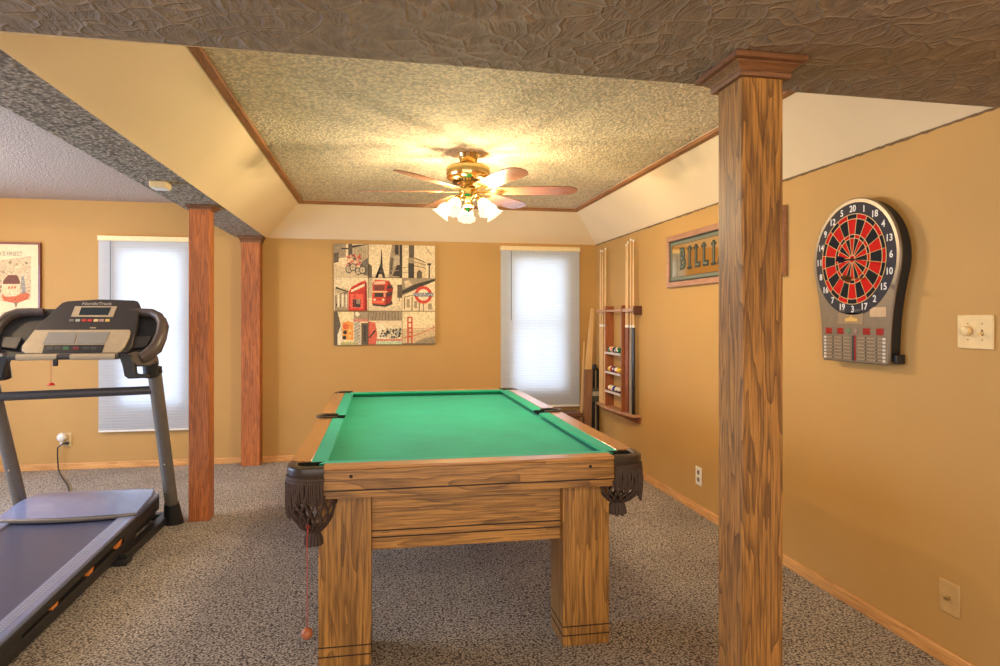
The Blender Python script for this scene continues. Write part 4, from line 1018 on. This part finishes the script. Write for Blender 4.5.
# console plane
CP0 = Vector((0, 4.28, 1.176)); CD = Vector((0, .24, .308)).normalized(); CN = Vector((0, -CD.z, CD.y))   # normal to the user
def cpl(u, v, off=0): return at(u, v, CP0 + CN * off, CN)
def cpoly(name, px, off, th, mt, par, bev=.003):
    return MB().prism([cpl(u, v, off) for u, v in px], -CN * th).build(name, mt, par, bevel=bev)
con = cpoly('console', [(27, 352), (23, 346), (36, 327), (58, 306), (62, 302.5), (68, 300.8), (100, 299), (134, 300), (138, 301.2), (139.5, 304), (137, 322), (132, 345), (127, 352)], 0, .07, plain('console_charcoal', (54, 48, 46), .4, coat=.1), tm, .006)
cpoly('silver_panel', [(34.5, 329.8), (129, 329.4), (130.5, 331), (129, 337), (124.5, 346), (121, 350.5), (117, 352.5), (25, 353), (21.5, 350), (22, 346)], .012, .014, M_silver, con)
cpoly('speaker_panel', [(48.5, 332), (77.5, 332), (73.8, 343.8), (42.5, 344)], .0150, .004, plain('grille_grey', (140, 134, 126), .6, bmp=.5, vscale=500), con, .001)
cpoly('speaker_panel', [(79, 332), (110, 332), (104.5, 343.6), (75.3, 343.8)], .0150, .004, MATS['grille_grey'], con, .001)
cpoly('control_strip', [(44, 345), (104.5, 344.6), (101.5, 352.6), (42, 353)], .0150, .004, M_blackp, con, .001)
for u, m_ in ((50, M_darkp), (58, M_darkp), (66, plain('key_green', (60, 110, 70), .4)), (76, plain('key_maroon', (120, 40, 44), .4)), (86, M_darkp), (94, M_darkp)):
    cpoly('key', [(u - 3, 346.6), (u + 3, 346.6), (u + 2.4, 349.6), (u - 3.6, 349.6)], .0165, .003, m_, con, .0005)
cpoly('display_bezel', [(75, 306.1), (117, 306.1), (112.8, 316.8), (70.8, 316.4)], .004, .006, M_silver, con, .0015)
cpoly('display', [(81.3, 307.3), (111.4, 307.3), (107.9, 315), (78.5, 315)], .0052, .003, M_screen, con, .0008)
for u, c_ in ((71.5, (120, 110, 100)), (77.8, (176, 176, 160)), (84, (190, 70, 60)), (89.7, (196, 64, 52)), (96, (230, 200, 140)), (101.6, (176, 140, 130)), (107.5, (222, 184, 100))):
    cpoly('button', [(u - 2.1, 319), (u + 2.3, 319), (u + 1.8, 321.4), (u - 2.6, 321.4)], .004, .006, plain('button_%d%d' % (c_[0], c_[1]), c_, .4), con, .001)
cpoly('badge', [(90, 327.2), (96, 327.2), (95.6, 328.2), (89.6, 328.2)], .003, .004, M_silver, con, .0005)
lg = MB(); c_ = cpl(97, 303.8, .0012); MC = Matrix.Translation(c_) @ Matrix(((1, 0, 0, 0), (0, CD.y, CN.y, 0), (0, CD.z, CN.z, 0), (0, 0, 0, 1)))
textmesh(lg, 'NordicTrack', MC, .031, 0, .0006, squeeze=1.05, bold=.0006); lg.build('lettering', plain('lettering_silver', (170, 160, 150), .4), con)
# tray with cup holders behind the console, rim sweeping to both sides (mirrored about the treadmill axis)
def mir(p): return Vector((2 * TC - .025 - p.x, p.y, p.z))
OFF = -.045
outer = [cpl(u, v, OFF) for u, v in ((118, 309), (140, 309), (158, 312), (166, 318), (168.5, 325), (166, 338), (161, 350), (152, 357), (136, 357), (118, 355))]
poly = outer + [mir(p) for p in reversed(outer)]
MB().prism(poly, -CN * .02).build('console_tray', M_blackp, tm, bevel=.003)
for mr in (False, True):
    f = mir if mr else (lambda p: p)
    rp = [f(cpl(u, v, OFF + .015)) for u, v in ((128, 312.5), (140, 312.5), (152, 313.2), (159, 317), (162.5, 324), (161, 336), (156, 347), (149, 354), (141, 359))]
    MB().tube(rp, [.03, .032, .034, .038, .04, .042, .046, .046, .04], 14, ry=[.022, .024, .026, .028, .03, .032, .034, .034, .03], up=CN).build('tray_rim', M_rim, tm)
    cp_ = [f(cpl(u, v, OFF + .004)) for u, v in ((133, 338), (152, 337), (147, 347), (131, 349))]
    MB().prism(cp_, CN * .012).build('tray_step', M_darkp, tm, bevel=.003)
    # arm bracket from the hand grip to the upright
    A = lambda u, v, y: at(u, v, (0, y, 0), (0, 1, 0))
    side = [A(122, 356, 4.20), A(132, 352, 4.24), A(150, 352, 4.30), A(155, 358, 4.33), A(156, 366, 4.35), (A(134, 367, 4.24)), A(131, 361, 4.21)]
    MB().prism([f(p) for p in side], Vector((0, .07, 0))).build('arm_shell', M_rim, tm, bevel=.008)
    brk = [A(118, 354, 4.2), A(130, 355, 4.2), A(134, 366, 4.2), A(135, 374, 4.2), A(147, 375, 4.2), A(147, 378, 4.2), A(128, 379, 4.2), A(124, 376, 4.2), A(122, 366, 4.2)]
    MB().prism([f(p) for p in brk], Vector((0, .05, 0))).build('arm_bracket', M_blackp, tm, bevel=.006)
    MB().tube([f(A(150, 362, 4.36)), f(A(151.5, 376, 4.385))], .045, 12).build('upright_joint', M_blackp, tm)
    MB().tube([f(A(146, 376, 4.26)), f(A(150, 376, 4.37))], .012, 8).build('joint_strut', M_blackp, tm)
gL, gR = mir(A(119, 356.5, 4.20)), A(119, 356.5, 4.20)
MB().tube([gL, gR], .016, 12).build('grip_bar', M_darkp, tm)
for f0, f1 in ((.08, .44), (.56, .97)):
    MB().tube([gL.lerp(gR, f0), gL.lerp(gR, f1)], .0185, 14).build('pulse_grip', M_silver, tm)
# safety key
k0 = A(51, 360, 4.17)
sk_ = MB().tube([k0, k0 + Vector((.002, -.005, -.06)), k0 + Vector((0, 0, -.13))], .0014, 6).build('safety_cord', MATS['red_cord'], tm)
MB().lathe([(.001, 0), (.012, -.002), (.02, -.012), (.018, -.016), (.001, -.014)], k0 + Vector((0, 0, -.13)), 14).build('safety_clip', M_red, sk_)
kk = A(55.5, 363, 4.18); MB().box(kk.x - .012, kk.x + .012, kk.y - .01, kk.y + .01, kk.z - .018, kk.z + .022).build('clip', M_blackp, tm, bevel=.004)

# ---------------------------------------------------------------- lamps and daylight
def point(loc, e, col, r, name):
    l = bpy.data.lights.new(name, 'POINT'); l.energy = e; l.color = col; l.shadow_soft_size = r
    o = bpy.data.objects.new(name, l); COL.objects.link(o); o.location = loc; return o
def area(loc, rot, sx, sy, e, col, name):
    l = bpy.data.lights.new(name, 'AREA'); l.shape = 'RECTANGLE'; l.size = sx; l.size_y = sy; l.energy = e; l.color = col
    o = bpy.data.objects.new(name, l); COL.objects.link(o); o.location = loc; o.rotation_euler = rot; return o
WARM = (1, .84, .60)
for bp in BULB: point(bp, 17, WARM, .022, 'fan_bulb_light')
def dome(x, y, z, lb, e):
    t = thing('ceiling_light', lb, 'ceiling light', (x, y, z))
    MB().lathe([(.001, z), (.15, z), (.155, z - .015), (.15, z - .02)], (x, y, 0), 32).build('base', M_brass, t)
    MB().lathe([(.145, z - .018), (.135, z - .05), (.09, z - .08), (.03, z - .092), (.001, z - .094)], (x, y, 0), 32).build('glass_bowl', M_shade, t)
    point((x, y, z - .055), e, (1, .82, .58), .05, 'room_light')
dome(-3.35, 4.3, HC - .001, 'round ceiling light over the treadmill side of the room', 90)
dome(.2, -.5, HB - .001, 'unseen ceiling light added behind the viewer', 100)  # added lamp behind the camera, warm fill for the near side
for (x0, x1, z0, z1), e in zip(WIN, (5., 5.)):
    area(((x0 + x1) / 2, YB + .35, (z0 + z1) / 2), (-PI / 2, 0, 0), x1 - x0 + .3, z1 - z0 + .3, e, (.42, .70, 1), 'window_daylight')
area((XL - .45, 4.0, 1.25), (0, -PI / 2, 0), 1.9, 2.9, 180, (.38, .60, 1), 'added_side_daylight')  # added blue light outside the unseen left window
wd = bpy.data.worlds.new('world'); scene.world = wd; wd.use_nodes = True
bg = wd.node_tree.nodes['Background']; bg.inputs[0].default_value = (.98, .90, .82, 1); bg.inputs[1].default_value = 2.0

# ---------------------------------------------------------------- camera
cam = bpy.data.cameras.new('camera'); co_ = bpy.data.objects.new('camera', cam); COL.objects.link(co_)
co_.location = (0, 0, CAM_Z); co_.rotation_euler = (PI / 2, 0, -YAW)
cam.sensor_width = 36; cam.lens = 36 * F_PX / 1000; cam.shift_y = -(333 - V0) / 1000; cam.clip_start = .05
scene.camera = co_
vs_ = scene.view_settings; vs_.view_transform = 'Standard'; vs_.look = 'None'; vs_.gamma = 1; vs_.use_curve_mapping = False; vs_.exposure = 0.38
